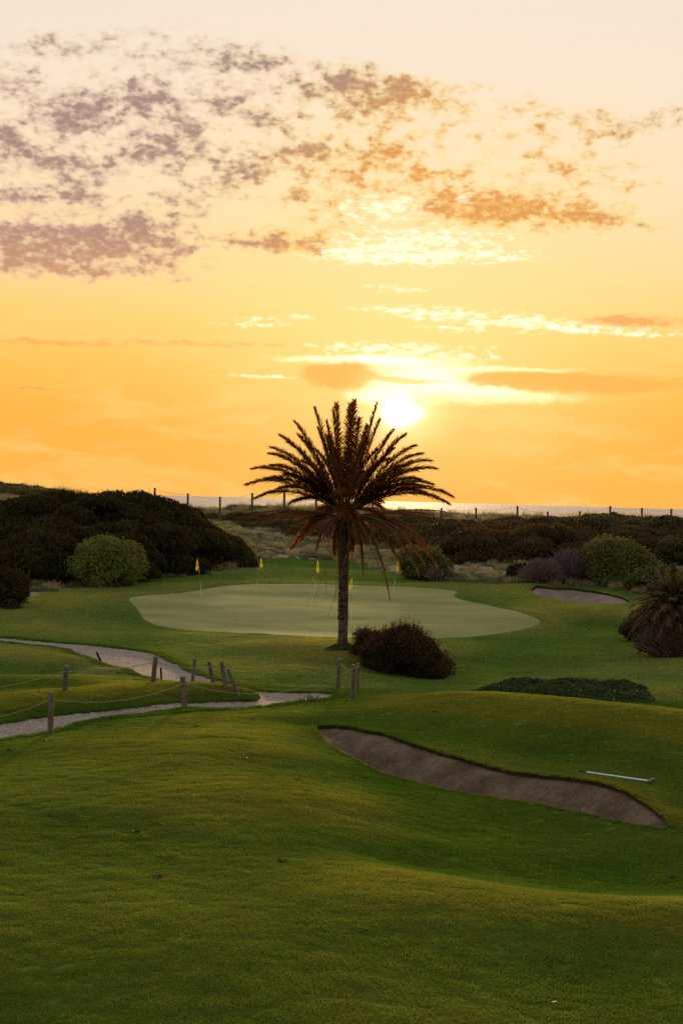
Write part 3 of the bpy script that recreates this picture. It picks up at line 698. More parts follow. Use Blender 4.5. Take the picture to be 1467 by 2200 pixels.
def branches(base, tips, seed, r0, fork=2):
    g = np.random.default_rng(seed); out = []
    for t in tips:
        t = np.asarray(t, float); b = np.asarray(base, float) + g.normal(size=3) * r0 * .8; b[2] = base[2] - .05
        mid = b * .5 + t * .5 + g.normal(size=3) * np.linalg.norm(t - b) * .09
        out.append(([b, b*.7 + mid*.3 + g.normal(size=3)*.03, mid, t*.6 + mid*.4 + g.normal(size=3)*.03, t], [r0, r0*.8, r0*.55, r0*.35, r0*.12]))
    return out
def shrub(name, px, py, d, wpx, hpx, label, cat, mat, leaf=.16, n=9000, lobes=16, lr=.3, depth=1.0, group=None, seed=1, tw=None, smat=None, loose=110, zoff=0, aspect=2.0, up=0):
    """a shrub that covers wpx x hpx pixels when seen from the eye, base at (px, py)"""
    b = P(px, py, d); g0 = float(h([b.x], [b.y])[0]) + zoff; s_ = d / F_PX; rx = wpx * s_ / 2; H = hpx * s_
    root = empty(name, (b.x, b.y, g0)); tag(root, label, cat, group)
    rz = H * .78; c = np.array((0, 0, H - rz * 1.0)); lr_ = lr * min(rx, rz) * 1.3
    L = lobes_on(c, (rx * .86, rx * .86 * depth, rz * .88), lobes, lr_, seed)
    P_, N_ = sample_lobes(L, n, seed, (.78, 1.2)); ok = P_[:, 2] > -.25; 
    obj('crown', leaf_mesh('crown', P_[ok], N_[ok], leaf, up, mat=mat, seed=seed, aspect=aspect), mat, root)
    obj('inner_foliage', core_mesh('inner_foliage', L, .72), mat, root)
    tips = [l[0] for l in L[:8]]
    obj('stem', tubes('stem', branches((0, 0, 0), tips, seed, .05 + .012 * H), 5), M_DTWIG, root)
    if loose:                                     # twigs and shoots that stick out of the outline
        g = np.random.default_rng(seed + 5); Q, QN = sample_lobes(L, loose, seed + 9, (.9, 1.0)); paths = []; SP, SN = [], []
        for q, nn in zip(Q, QN):
            dd = nn * .6 + np.array((g.normal() * .25, g.normal() * .25, .9)); dd /= np.linalg.norm(dd); ln = g.uniform(.15, .55) * min(1, H / 2)
            paths.append(([q, q + dd * ln * .5, q + dd * ln + g.normal(size=3) * .04], [.010, .008, .004])); SP += [q + dd * ln * t_ + g.normal(size=3) * .035 for t_ in (.35, .5, .65, .8, .9, 1.0)]; SN += [dd] * 6
        obj('twig', tubes('twig', paths, 3), tw or M_DTWIG, root)['kind'] = 'stuff'
        obj('sprig', leaf_mesh('sprig', np.array(SP), np.array(SN), leaf * .9, .3, mat=mat, seed=seed, aspect=aspect), smat or mat, root)['kind'] = 'stuff'
    return root
def mound_cover(name, blobs, mat, n, leaf, label, seed, up=.5, twigs=0, tw=None, aspect=2.4):
    """many small bushes grown into one another: blobs are (px of centre, d, radius x, radius y, height) standing on the ground"""
    g = np.random.default_rng(seed); L = []
    for (px, d, rx, ry, H) in blobs:
        b = P(px, hor(px), d)
        if H > 20: H = max(.5, EYE.z - (H - hor(px)) * d / F_PX - float(h([b.x], [b.y])[0]) - .3)
        cx_, cy_ = b.x, b.y; k = int(8 + rx * ry * .55)
        for i in range(k):
            a = g.random() * 6.283; q = math.sqrt(g.random()); x_, y_ = cx_ + rx * q * math.cos(a), cy_ + ry * q * math.sin(a)
            gz = float(h([x_], [y_])[0]); hh = H * (1 - q ** 2.4) ** .5 * g.uniform(.82, 1.12)
            s_ = g.uniform(.8, 1.6) * min(1, .35 + H / 4); L.append((np.array((x_, y_, gz + max(hh - s_ * .6, .05))), np.array((s_ * 1.15, s_ * 1.15, s_ * .8))))
        for a in range(3):                          # solid heart
            L.append((np.array((cx_ + rx * .3 * math.cos(a * 2.1), cy_ + ry * .3 * math.sin(a * 2.1), float(h([cx_], [cy_])[0]))), np.array((rx * .6, ry * .6, H * .78))))
    A = np.array([l[1][0] * l[1][2] for l in L]); kk = g.choice(len(L), n, p=A / A.sum()); dd = g.normal(size=(n, 3)); dd /= np.linalg.norm(dd, axis=1)[:, None]
    dd[:, 2] = np.abs(dd[:, 2]) - .15; Cc = np.array([l[0] for l in L])[kk]; Rr = np.array([l[1] for l in L])[kk]
    p = Cc + dd * Rr * g.uniform(.88, 1.16, n)[:, None]; ok = (dd[:, 1] < .45) | (dd[:, 2] > .3); p, dd = p[ok], dd[ok]
    o = obj(name, leaf_mesh(name, p, dd, leaf, up, 1.0, aspect, seed=seed), mat); tag(o, label, kind='stuff')
    c_ = obj('inner_foliage', core_mesh('inner_foliage', L, .8), mat, o); c_['kind'] = 'stuff'
    if twigs:
        k = g.choice(len(p), twigs); paths = []
        for q in p[k]:
            t = np.array((g.normal() * .35, g.normal() * .3, 1)); t /= np.linalg.norm(t); ln = g.uniform(.3, 1.1); e = q + t * ln * .55
            paths.append(([q - t * ln * .6, q, e + g.normal(size=3) * .05], [.03, .024, .01]))
        t_ = obj('twig', tubes('twig', paths, 3), tw or M_TWIG, o); t_['kind'] = 'stuff'
    return o

# left thicket
mound_cover('scrub_thicket', [(20,114,5,9,1072),(110,114,5,8,1062),(200,114,5.5,8,1058),(285,116,4.4,8,1064),(350,117,3.8,7,1082),(405,118,3.0,5,1108),(450,118,2.4,4,1140),(-70,112,5,8,1080),(-160,112,5,8,1085),
    (180,104,4.2,3.2,3.4),(300,108,3.8,3,3.2),(400,113,2.8,2.6,2.6),(95,101,3.0,3,2.8),(490,117,1.6,2,1.5)], M_THICK, 280000, .46,
    'dense dark scrub thicket covering the whole rise at the left', 11, 1.6, 3500, M_DTWIG, 3.6)
# low brown scrub on the ridge behind the palm, and scrub over the right-hand dunes
mound_cover('ridge_scrub', [(490,172,4,6,1102),(560,170,5,6,1098),(640,168,6,6,1104),(720,166,6,7,1110),(700,153,5,4,1128),(630,160,5,3,1118),(760,150,4,4,1140)], M_BRONZE, 40000, .36,
    'low brown scrub on the dune ridge left of the palm crown', 12, .7)
mound_cover('dune_scrub', [(800,160,6,8,1108),(870,162,5,8,1110),(930,160,5,9,1116),(1000,156,4,9,1124),(1080,158,5,10,1114),(1160,162,5,10,1114),(1240,162,5,10,1112),(1320,162,5,10,1112),(1400,160,5,10,1122),(1470,158,6,10,1128),
    (1040,138,5,8,1.9),(1120,136,5,8,1.9),(1200,138,5,8,1.9),(1290,140,5,8,1.8),(1370,138,5,8,1.7),(1450,134,6,8,1.8),(980,136,4.5,6,1.9),(1070,124,4.6,4,2.2),(1140,123,4.6,4,2.4),(1220,126,4,4,2.0),(1540,150,8,14,1.5),(1500,128,6,8,2),
    (1000,126,3.5,3.5,2.0),(880,140,4,5,1.6),(1340,124,4,5,1.9),(1420,122,4,5,2.0)], M_BRONZE, 250000, .36,
    'brown coastal scrub blanketing the right-hand dunes', 13, 1.1, 1500, M_DTWIG, 3)
mound_cover('dune_scrub', [(1100,171,3,4,1107),(1165,169,3,4,1111),(1240,172,3.4,4,1104),(1315,172,3.4,4,1099),(1390,170,3,4,1113),(1470,170,4,4,1121),(960,168,3,4,1117),(1230,150,5,6,1.5),(1400,148,6,5,1.9),(1320,132,4,5,2.2),(1440,126,5,5,2.4)], M_OLIVE, 90000, .36,
    'olive green scrub along the crest of the right-hand dunes', 14, .6)
mound_cover('dune_scrub', [(18,178,3.6,5,1041),(-40,178,4,5,1044),(98,178,2.2,4,1043),(128,176,2.6,4,1053),(62,178,3,5,1051),(40,168,5,5,1062),(110,168,4,5,1066)], M_OLIVE, 26000, .4,
    'dark scrub humps on the far dune crest at the left edge', 15, 1.0, 90, M_TWIG)
# individual shrubs
shrub('green_shrub', 226, 1252, 99, 128, 98, 'bright green dome-shaped shrub in front of the dark thicket', 'shrub', M_BRIGHT, .2, 15000, 26, .4, .8, seed=21)
shrub('green_shrub', 8, 1303, 84, 92, 104, 'dark green rounded shrub cut off by the left edge', 'shrub', M_THICK, .16, 9000, 16, .34, 1, seed=22, zoff=-.1)
shrub('green_shrub', 1330, 1258, 103, 140, 82, 'large billowing green shrub behind the far bunker', 'shrub', M_MID, .19, 17000, 26, .42, .8, seed=23)
shrub('green_shrub', 1388, 1262, 98, 84, 50, 'smaller green shrub in front of the billowing one, near the far bunker', 'shrub', M_MID, .15, 6000, 12, .32, .9, seed=24)
shrub('green_shrub', 1462, 1222, 112, 120, 70, 'olive green shrub at the right edge on the dune', 'shrub', M_OLIVE, .18, 7000, 12, .32, .9, seed=25)
shrub('green_shrub', 910, 1240, 108, 104, 70, 'yellow-green shrub behind the green, right of the palm trunk', 'shrub', M_MID, .18, 8000, 16, .3, .9, seed=26, loose=60)
shrub('green_shrub', 1108, 1250, 106, 52, 38, 'small dark bush left of the bare purple-brown shrub', 'shrub', M_THICK, .14, 2500, 8, .35, .9, seed=27)
shrub('green_shrub', 1460, 1268, 92, 110, 76, 'dull brown-green shrub behind the shaggy palm', 'shrub', M_OLIVE, .16, 6000, 12, .3, .9, seed=28, loose=120, tw=M_TWIG)
M_REDTIP = m_leaf('red_leaf_tip', (.045, .028, .012, 1), (.16, .072, .032, 1), .5, 1.5)
def bush_by_palm():
    r = shrub('reddish_bush', 868, 1434, 63.8, 176, 102, 'dark bush with reddish leaf tips on the slope right of the palm trunk', 'bush', M_RED, .095, 34000, 30, .3, .62, seed=31, smat=M_REDTIP, loose=1100, zoff=-.12)
bush_by_palm()
shrub('reddish_bush', 800, 1404, 65.0, 100, 58, 'low reddish bush between the palm trunk and the larger bush', 'bush', M_RED, .08, 7000, 12, .3, .7, seed=32, smat=M_REDTIP, loose=300, zoff=-.05)
shrub('reddish_bush', 928, 1447, 62.6, 74, 62, 'low dark end of the bush furthest from the palm', 'bush', M_RED, .08, 6000, 10, .3, .7, seed=33, loose=150, zoff=-.05)

def bare_shrub(px, py, d, wpx, hpx, label, seed, n=900, mat=None):
    b = P(px, py, d); g0 = float(h([b.x], [b.y])[0]); s_ = d / F_PX; rx, H = wpx * s_ / 2, hpx * s_
    root = empty('bare_shrub', (b.x, b.y, g0)); tag(root, label, 'shrub'); g = np.random.default_rng(seed); paths = []; limbs = []
    for i in range(n):
        a = g.random() * 6.283; q = g.random() ** .55; bx_, by_ = rx * .75 * q * math.cos(a), rx * .45 * q * math.sin(a)
        top = H * math.sqrt(max(.08, 1 - q * q * .92)) * g.uniform(.62, 1.06); z0 = top * g.uniform(0, .5)
        tx = bx_ * 1.25 + g.normal() * .12 * H; ty = by_ * 1.25 + g.normal() * .1 * H; x0, y0 = bx_ * (.4 + .6 * z0 / top), by_ * (.4 + .6 * z0 / top)
        m_ = np.array((x0 * .45 + tx * .55 + g.normal() * .05, y0 * .45 + ty * .55, z0 * .45 + top * .55))
        paths.append(([np.array((x0, y0, z0)), m_, np.array((tx, ty, top))], [.022, .016, .007]))
        if i < 40: limbs.append(([np.array((bx_ * .3, by_ * .3, -.1)), np.array((bx_ * .8, by_ * .8, top * .5)), np.array((tx, ty, top * .9))], [.05, .035, .012]))
    t = obj('twig', tubes('twig', paths, 3), mat or M_TWIG, root); t['kind'] = 'stuff'
    obj('stem', tubes('stem', limbs, 4), mat or M_TWIG, root); return root
M_PURPLE = m_bark('mauve_twig', (.11, .072, .068, 1), (.25, .18, .175, 1))
bare_shrub(1160, 1248, 103, 100, 56, 'leafless mauve-brown shrub, low left half of the pair behind the far bunker', 41, 1500, M_PURPLE)
bare_shrub(1225, 1252, 104, 118, 76, 'taller leafless mauve-brown shrub against the billowing green one', 42, 2200, M_PURPLE)
bare_shrub(1245, 1165, 139, 40, 36, 'bleached dead branches standing out of the dune scrub', 43, 60, m_bark('bleached_wood', (.3, .25, .22, 1), (.45, .4, .36, 1)))
bare_shrub(118, 1215, 104, 90, 70, 'grey twiggy shrub in front of the thicket, left of the bright green one', 44, 500)
bare_shrub(935, 1245, 106, 60, 40, 'tangle of bare branches at the foot of the yellow-green shrub', 45, 120)

bare_shrub(1432, 1402, 70.3, 150, 92, 'grey-brown tangle of dry twigs round the foot of the shaggy palm', 47, 900, m_bark('dry_brown_twig', (.07, .05, .036, 1), (.17, .125, .095, 1)))

# low ground cover patch
def ground_cover():
    outl = [(1015,1474),(1040,1462),(1100,1456),(1180,1454),(1260,1457),(1340,1462),(1400,1475),(1412,1490),(1390,1499),(1300,1502),(1200,1502),(1100,1492),(1040,1486)]
    pl = [P_at_z(px, py, -.02) for px, py in outl]; poly = [(p.x, p.y) for p in pl]; g = np.random.default_rng(51)
    lo, hi = np.min(poly, 0), np.max(poly, 0); x = g.uniform(lo[0], hi[0], 60000); y = g.uniform(lo[1], hi[1], 60000)
    ok = inside(poly, x + .45 * fbm(x, y, 3, 3), y + .6 * fbm(x + 9, y, 3, 3)); x, y = x[ok][:34000], y[ok][:34000]
    hh = .17 + .12 * fbm(x / .6, y / .9, 3, 71); ed = np.full(len(x), 1e9)
    for (ax_, ay_), (bx_, by_) in zip(poly, poly[1:] + poly[:1]):
        t = np.clip(((x-ax_)*(bx_-ax_)+(y-ay_)*(by_-ay_))/((bx_-ax_)**2+(by_-ay_)**2), 0, 1); ed = np.minimum(ed, np.hypot(x-ax_-t*(bx_-ax_), y-ay_-t*(by_-ay_)))
    hh = hh * np.clip(ed / .7 + .12, 0, 1)
    z = h(x, y) + np.maximum(hh, .03) * g.random(len(x)) ** .4
    N = np.tile((0, -.3, 1.), (len(x), 1)); o = obj('ground_cover', leaf_mesh('ground_cover', np.stack([x, y, z], 1), N, .10, 1.2, 1.6, 2.6, seed=5), M_GCOVER)
    tag(o, 'low dark green leafy ground cover patch behind the right-hand mound', kind='stuff')
    k = g.choice(len(x), 45); fl = obj('flower', leaf_mesh('flower', np.stack([x[k], y[k], z[k] + .03], 1), N[k], .05, 0, .5, 1.1, seed=6), m_leaf('white_petal', (.6,.6,.55,1), (.8,.8,.75,1)), o); fl['kind'] = 'stuff'
ground_cover()

# ------------------------------------------------------------------ palm
M_FROND = m_leaf('palm_leaflet', (.034, .024, .007, 1), (.20, .082, .015, 1), .65, .9, .45)
M_DEADF = m_leaf('dry_palm_leaflet', (.07, .045, .026, 1), (.17, .115, .07, 1), .45, .9, .7)
M_RACHIS = m_bark('palm_leaf_stalk', (.16, .10, .04, 1), (.28, .18, .075, 1))
def m_trunk():
    mt, w = new_mat('palm_trunk_bark'); p = pos(w); a = w.noise(p, 9, 5, .7); b = w.noise(w.vm('MULTIPLY', p, (1, 1, 3)), 3, 3, .6)
    finish(w, pbsdf(w, w.mix(w.smooth(w.m('ADD', w.m('MULTIPLY', a, .6), w.m('MULTIPLY', b, .4)), .4, .6), (.045, .028, .018, 1), (.15, .105, .075, 1)), .95, bump(w, a, .05), .08)); return mt
M_TRUNK = m_trunk()
def bez(a, b, c, t): return a * ((1-t)**2)[:, None] + b * (2*t*(1-t))[:, None] + c * (t*t)[:, None]
def frond_mesh(name, A, B, Cc, nl, ll, seed, vee=.55, droop=.35, width=.030, start=.16, rr=.022, ang=.75):
    """a feather leaf along the curve A-B-C: stalk plus two rows of folded leaflets"""
    g = np.random.default_rng(seed); t = np.linspace(0, 1, 13); pth = bez(A, B, Cc, t)
    v, f = [], []; k = 4; a4 = np.arange(k) * math.pi / 2
    for i in range(13):
        tg = pth[min(i+1, 12)] - pth[max(i-1, 0)]; tg /= np.linalg.norm(tg); s_ = np.cross(tg, (0, 0, 1)); s_ /= np.linalg.norm(s_) + 1e-6; u_ = np.cross(s_, tg)
        r = rr * (1 - .8 * t[i]); v.append(pth[i] + np.outer(np.cos(a4), s_) * r * 1.5 + np.outer(np.sin(a4), u_) * r)
    v = list(np.concatenate(v)); nq = []
    for i in range(12):
        for j in range(k): nq.append((i*k+j, i*k+(j+1) % k, (i+1)*k+(j+1) % k, (i+1)*k+j))
    tris = []; nst = len(nq)
    for side in (-1, 1):
        tt = np.linspace(start, .995, nl) + g.normal(size=nl) * .003; tt = np.clip(tt, 0, 1); c = bez(A, B, Cc, tt); d = bez(A, B, Cc, np.clip(tt + .02, 0, 1.02)) - bez(A, B, Cc, tt - .02)
        d /= np.linalg.norm(d, axis=1)[:, None]; s_ = np.cross(d, (0, 0, 1.)); nn = np.linalg.norm(s_, axis=1); s_ = np.where(nn[:, None] > .05, s_ / (nn[:, None] + 1e-6), (1, 0, 0)); u_ = np.cross(s_, d)
        env = np.minimum(1, (tt - start) / .22 + .35) * (1 - .62 * np.clip((tt - .5) / .5, 0, 1) ** 1.5)
        L = ll * env * g.uniform(.8, 1.12, nl); a_ = ang * (1 - .30 * tt) * g.uniform(.8, 1.2, nl); ve = vee * g.uniform(-.6, 2.1, nl)
        dr = d * np.cos(a_)[:, None] + (s_ * side * np.cos(ve)[:, None] + u_ * np.sin(ve)[:, None]) * np.sin(a_)[:, None]
        mid = c + dr * (L * .5)[:, None]; tip = c + dr * L[:, None]; tip[:, 2] -= droop * L * g.uniform(.4, 1.4, nl); mid[:, 2] -= droop * L * .18
        w_ = np.cross(dr, u_); w_ /= np.linalg.norm(w_, axis=1)[:, None] + 1e-6; w_ = w_ * .75 + u_ * .5 * side; W = width * g.uniform(.7, 1.2, nl)[:, None] / 2
        q = np.stack([c - w_ * W * .5, c + w_ * W * .5, mid + w_ * W, mid - w_ * W, tip], 1).reshape(-1, 3); o_ = len(v); v += list(q); i5 = o_ + np.arange(nl) * 5
        tris += np.concatenate([np.stack([i5, i5+1, i5+2], 1), np.stack([i5, i5+2, i5+3], 1), np.stack([i5+3, i5+2, i5+4], 1)]).tolist()
    me = bpy.data.meshes.new(name); me.from_pydata([tuple(x_) for x_ in v], [], nq + [tuple(x_) for x_ in tris]); me.update()
    return me, nst
def add_frond(parent, A, B, Cc, mat, seed, **kw):
    me, nst = frond_mesh('frond', np.array(A), np.array(B), np.array(Cc), seed=seed, **kw); me.materials.append(mat); me.materials.append(M_RACHIS)
    mi = np.zeros(len(me.polygons), np.int32); mi[:nst] = 1; me.polygons.foreach_set('material_index', mi)
    o = bpy.data.objects.new('frond', me); COL.objects.link(o); o.parent = parent; return o

PALM_D = 66.0
pb = P(735, 1386, PALM_D); pb.z = float(h([pb.x], [pb.y])[0]); PX = PALM_D / F_PX
palm = empty('palm_tree', pb); tag(palm, 'lone date palm with a full crown against the sunset, trunk rising beside the bushes', 'palm tree')
def L(px, py, off=0.0):                               # pixel to palm-local place, off metres nearer (-) or further (+)
    p = P(px, py, PALM_D + off) - pb; return np.array((p.x, p.y, p.z))
def build_trunk():
    top = L(740, 1112); Ht = top[2]; bot = np.array((0, 0, -.25)); v, f = [], []; n, k = 150, 28; g = np.random.default_rng(2)
    for i in range(n + 1):
        t = i / n; z = bot[2] + (Ht - bot[2]) * t; cx_ = top[0] * t + .03 * math.sin(t * 5); cy_ = top[1] * t
        r = .150 + .085 * math.exp(-max(z, 0) / .22) + .02 * math.sin(t * 9) + (.05 * max(0, (t - .75) / .25)); row = int(z / .085)
        for j in range(k):
            a = j * 2 * math.pi / k; ph = (z / .17 + (a / (2 * math.pi)) * 7) % 1; ph2 = (z / .17 - (a / (2 * math.pi)) * 7) % 1
            amp = .012 + .024 * min(1, max(0, (t - .2) / .25)); rr = r + amp * (1 - abs(ph * 2 - 1)) + amp * (1 - abs(ph2 * 2 - 1)) + g.normal() * .006
            v.append((cx_ + rr * math.cos(a), cy_ + rr * math.sin(a), z))
    for i in range(n):
        for j in range(k): f.append((i*k+j, i*k+(j+1) % k, (i+1)*k+(j+1) % k, (i+1)*k+j))
    me = bpy.data.meshes.new('trunk'); me.from_pydata(v, [], f); me.update(); t_ = obj('trunk', me, M_TRUNK, palm)
    # stubs of cut leaf bases, thicker towards the crown
    bx_ = []; 
    vs, fs = [], []
    for i in range(230):
        t = 1 - (i / 230) ** .9 * .78; z = Ht * t; a = i * 2.39996; r = .172 + .05 * max(0, (t - .75) / .25); s_ = .03 + .05 * max(0, (t - .7) / .3); ln = .05 + .16 * max(0, (t - .78) / .22)
        c = np.array((top[0] * t + r * math.cos(a), top[1] * t + r * math.sin(a), z)); od = np.array((math.cos(a), math.sin(a), .9)); td = np.array((-math.sin(a), math.cos(a), 0)); o_ = len(vs)
        up = np.array((0, 0, 1.)); vs += [c - td * s_ * 1.6 - up * .02, c + td * s_ * 1.6 - up * .02, c + od * ln + td * s_ * .7, c + od * ln - td * s_ * .7, c + up * .06 - td * s_, c + up * .06 + td * s_]
        fs += [(o_, o_+1, o_+2, o_+3), (o_+3, o_+2, o_+5, o_+4), (o_, o_+3, o_+4), (o_+1, o_+5, o_+2)]
    me = bpy.data.meshes.new('leaf_base'); me.from_pydata([tuple(q) for q in vs], [], fs); me.update(); o = obj('leaf_base', me, M_TRUNK, t_); o['kind'] = 'stuff'
build_trunk()
HEART = L(741, 1098)
g = np.random.default_rng(77)
TIPS = [(674,876),(723,867),(714,880),(761,860),(752,868),(810,868),(817,902),(774,899),(633,907),(682,920),(602,936),(583,962),(580,975),(544,1007),(531,1041),(548,1072),(892,958),(871,934),(924,989),(935,1007),(926,1040),(970,1066),(962,1082),
        (640,935),(618,950),(700,905),(790,915),(845,925),(905,975),(612,1020),(600,1050),(900,1030),(915,1060),(570,1030),(655,985),(845,965),(870,1000),(640,1000),(585,1000),(893,1010),(700,940),(905,1045)]
def live(tx, ty, off, seed, ll=.60):
    T = L(tx, ty, off); v = T - HEART; ln = np.linalg.norm(v); hor_ = np.hypot(v[0], v[1]); st = np.array((v[0], v[1], 0)) / (hor_ + .01) * .14; A = HEART + st + np.array((0, 0, -.1))
    B = A + v * .56 + np.array((0, 0, 1)) * (.05 + .25 * min(1, hor_ / ln)) * ln
    add_frond(palm, A, B, T, M_FROND, seed, nl=150, ll=ll, vee=.6, droop=.34, width=.042, start=.12)
for i, (tx, ty) in enumerate(TIPS): live(tx, ty, g.uniform(-1.0, 1.0), 200 + i)
# the ones that point towards and away from the eye
for i in range(26):
    az = i * 2.39996; e_ = 1.15 - 1.6 * ((i + .5) / 26); s_ = -1 if i % 2 else 1
    r = 3.7 * g.uniform(.82, 1.0); d = np.array((math.cos(az) * .62 * math.cos(e_), (abs(math.sin(az)) * .9 + .1) * s_ * math.cos(e_), math.sin(e_)))
    T = HEART + d * r; A = HEART + np.array((d[0], d[1], 0)) * .14; B = A + (T - A) * .5 + np.array((0, 0, 1)) * .2 * r
    add_frond(palm, A, B, T, M_FROND, 300 + i, nl=120, ll=.58, vee=.55, droop=.34, width=.044, start=.12)
# old fronds hanging in a skirt, heavier on the right
DEAD = [((936,1208),.5),((899,1229),-.6),((837,1283),-.4),((780,1229),.3),((925,1180),-.8),((880,1195),.7),((860,1215),-.2),((905,1150),.9),((950,1120),-.6),((930,1105),.5),((842,1180),1.1),((815,1200),-1.2),
        ((541,1106),.3),((568,1118),-.7),((610,1140),.6),((648,1160),-.9),((680,1180),.4),((720,1190),.8),((755,1180),-.3),((700,1150),-1.2),((790,1165),-1.4),((640,1108),1.4),((870,1125),1.5),((770,1150),1.6),
        ((910,1205),.1),((885,1170),-1.6),((850,1150),-2.0),((600,1100),-1.6),((955,1098),.9)]
for i, ((tx, ty), off) in enumerate(DEAD):
    T = L(tx, ty, off); v = T - HEART; d = np.array((v[0], v[1], 0)); n_ = np.linalg.norm(d); A = HEART + d / (n_ + .01) * .16 + np.array((0, 0, -.22))
    B = A + np.array((v[0] * .62, v[1] * .62, .12 * n_ + .1 * v[2]))
    add_frond(palm, A, B, T, M_DEADF if i % 3 else M_FROND, 400 + i, nl=80, ll=.46, vee=.1, droop=.8, width=.036, start=.2, ang=.6)
# bare hanging stalks
for i, (m0, tip, off) in enumerate([((735,1150),(674,1294),-.6),((695,1160),(701,1277),-.3),((727,1170),(721,1290),-.5),((772,1170),(704,1326),-.9),((800,1190),(838,1284),-.5),((752,1160),(757,1215),-.4)]):
    T = L(tip[0], tip[1], off); Bm = L(m0[0], m0[1] - 40, off * .8); add_frond(palm, HEART + np.array((0, -.2, -.25)), Bm, T, M_DEADF, 500 + i, nl=34, ll=.16, vee=0, droop=.7, width=.02, start=.3, rr=.02, ang=.25)
# root mound
def mound():
    v, f = [], []; gg = np.random.default_rng(4); k = 26
    for i in range(6):
        q = i / 5
        for j in range(k):
            a = j * 6.2832 / k; r = .22 + .50 * q * (1 + .22 * math.sin(a * 2 + 1) + gg.normal() * .06); x_, y_ = r * math.cos(a), r * math.sin(a)
            z = float(h([pb.x + x_], [pb.y + y_])[0]) - pb.z + .22 * (1 - q) ** .7 - .04 * q + gg.normal() * .012; v.append((x_, y_, z))
    for i in range(5):
        for j in range(k): f.append((i*k+j, (i+1)*k+j, (i+1)*k+(j+1) % k, i*k+(j+1) % k))
    me = bpy.data.meshes.new('root_mound'); me.from_pydata(v, [], f); me.update(); obj('root_mound', me, M_LIP, palm)
mound()
# shaggy low palm at the right edge
def shaggy():
    d = 71.0; b = P(1436, 1398, d); b.z = float(h([b.x], [b.y])[0]); root = empty('shaggy_palm', b); tag(root, 'low shaggy palm with dry drooping brown fronds at the right edge', 'palm')
    s_ = d / F_PX; H = 92 * s_; Hc = np.array((.12, 0, H)); gg = np.random.default_rng(9)
    paths = [([np.array((0, 0, -.2)), np.array((.02, 0, H * .4)), Hc], [.2, .17, .16])]; obj('trunk', tubes('trunk', paths, 9), M_TRUNK, root)
    M_G = m_leaf('dull_green_leaflet', (.04, .045, .016, 1), (.10, .095, .035, 1), .35)
    for i in range(130):
        az = i * 2.39996; f_ = i / 130; e_ = 1.3 - 2.4 * f_; r = gg.uniform(1.3, 2.15); dr = np.array((math.cos(az) * math.cos(e_), math.sin(az) * math.cos(e_), math.sin(e_)))
        T = Hc + dr * r; T[2] = max(T[2], -.02); B = Hc + dr * r * .5 + np.array((0, 0, .35 * r * math.cos(e_)))
        add_frond(root, Hc, B, T, M_G if f_ < .42 else M_DEADF, 600 + i, nl=46, ll=.46, vee=.2, droop=.8 if f_ > .4 else .35, width=.045, start=.2, ang=.8)
    obj('dead_branch', tubes('dead_branch', [([np.array((-.2, -.1, .3)), np.array((-.7, -.4, .42)), np.array((-1.5, -.5, .1))], [.03, .02, .01]), ([np.array((.1, -.2, .1)), np.array((.4, -.8, .35)), np.array((.9, -1.2, .0))], [.03, .025, .01]), ([np.array((0, -.2, .1)), np.array((-.3, -.7, .25)), np.array((-.75, -.9, .0))], [.03, .02, .01])], 5), M_TWIG, root)
shaggy()
shrub('green_shrub', 1375, 1352, 78, 80, 66, 'dark twiggy bush at the left foot of the shaggy palm', 'shrub', m_leaf('brownish_leaf', (.03, .022, .014, 1), (.10, .07, .045, 1), .3), .13, 6000, 16, .4, .8, seed=29, loose=420, tw=M_TWIG)

# ------------------------------------------------------------------ posts, ropes, stakes, rake, flags, far fence
def m_post(name, a_, b_, moss):
    mt, w = new_mat(name); p = pos(w); st_ = w.noise(w.vm('MULTIPLY', p, (9, 9, .8)), 4, 5, .7); sp = w.noise(p, 5, 4, .65); mo = w.noise(p, 2.1, 4, .6)
    col = w.mix(w.smooth(st_, .38, .62), a_, b_); col = w.mix(w.smooth(sp, .58, .68), col, (.035, .026, .02, 1)); col = w.mix(w.m('MULTIPLY', w.smooth(mo, .45, .6), moss), col, (.085, .095, .055, 1))
    finish(w, pbsdf(w, col, .9, bump(w, st_, .02), .1)); return mt
M_POST = m_post('weathered_post_wood', (.085, .070, .052, 1), (.21, .175, .135, 1), .7); M_POST2 = m_post('dark_post_wood', (.07, .055, .042, 1), (.15, .12, .095, 1), .3)
M_HOLE = m_bark('post_hole', (.01, .008, .006, 1), (.02, .015, .01, 1)); M_DARKMETAL = m_bark('dark_painted_metal', (.012, .014, .018, 1), (.02, .022, .026, 1))
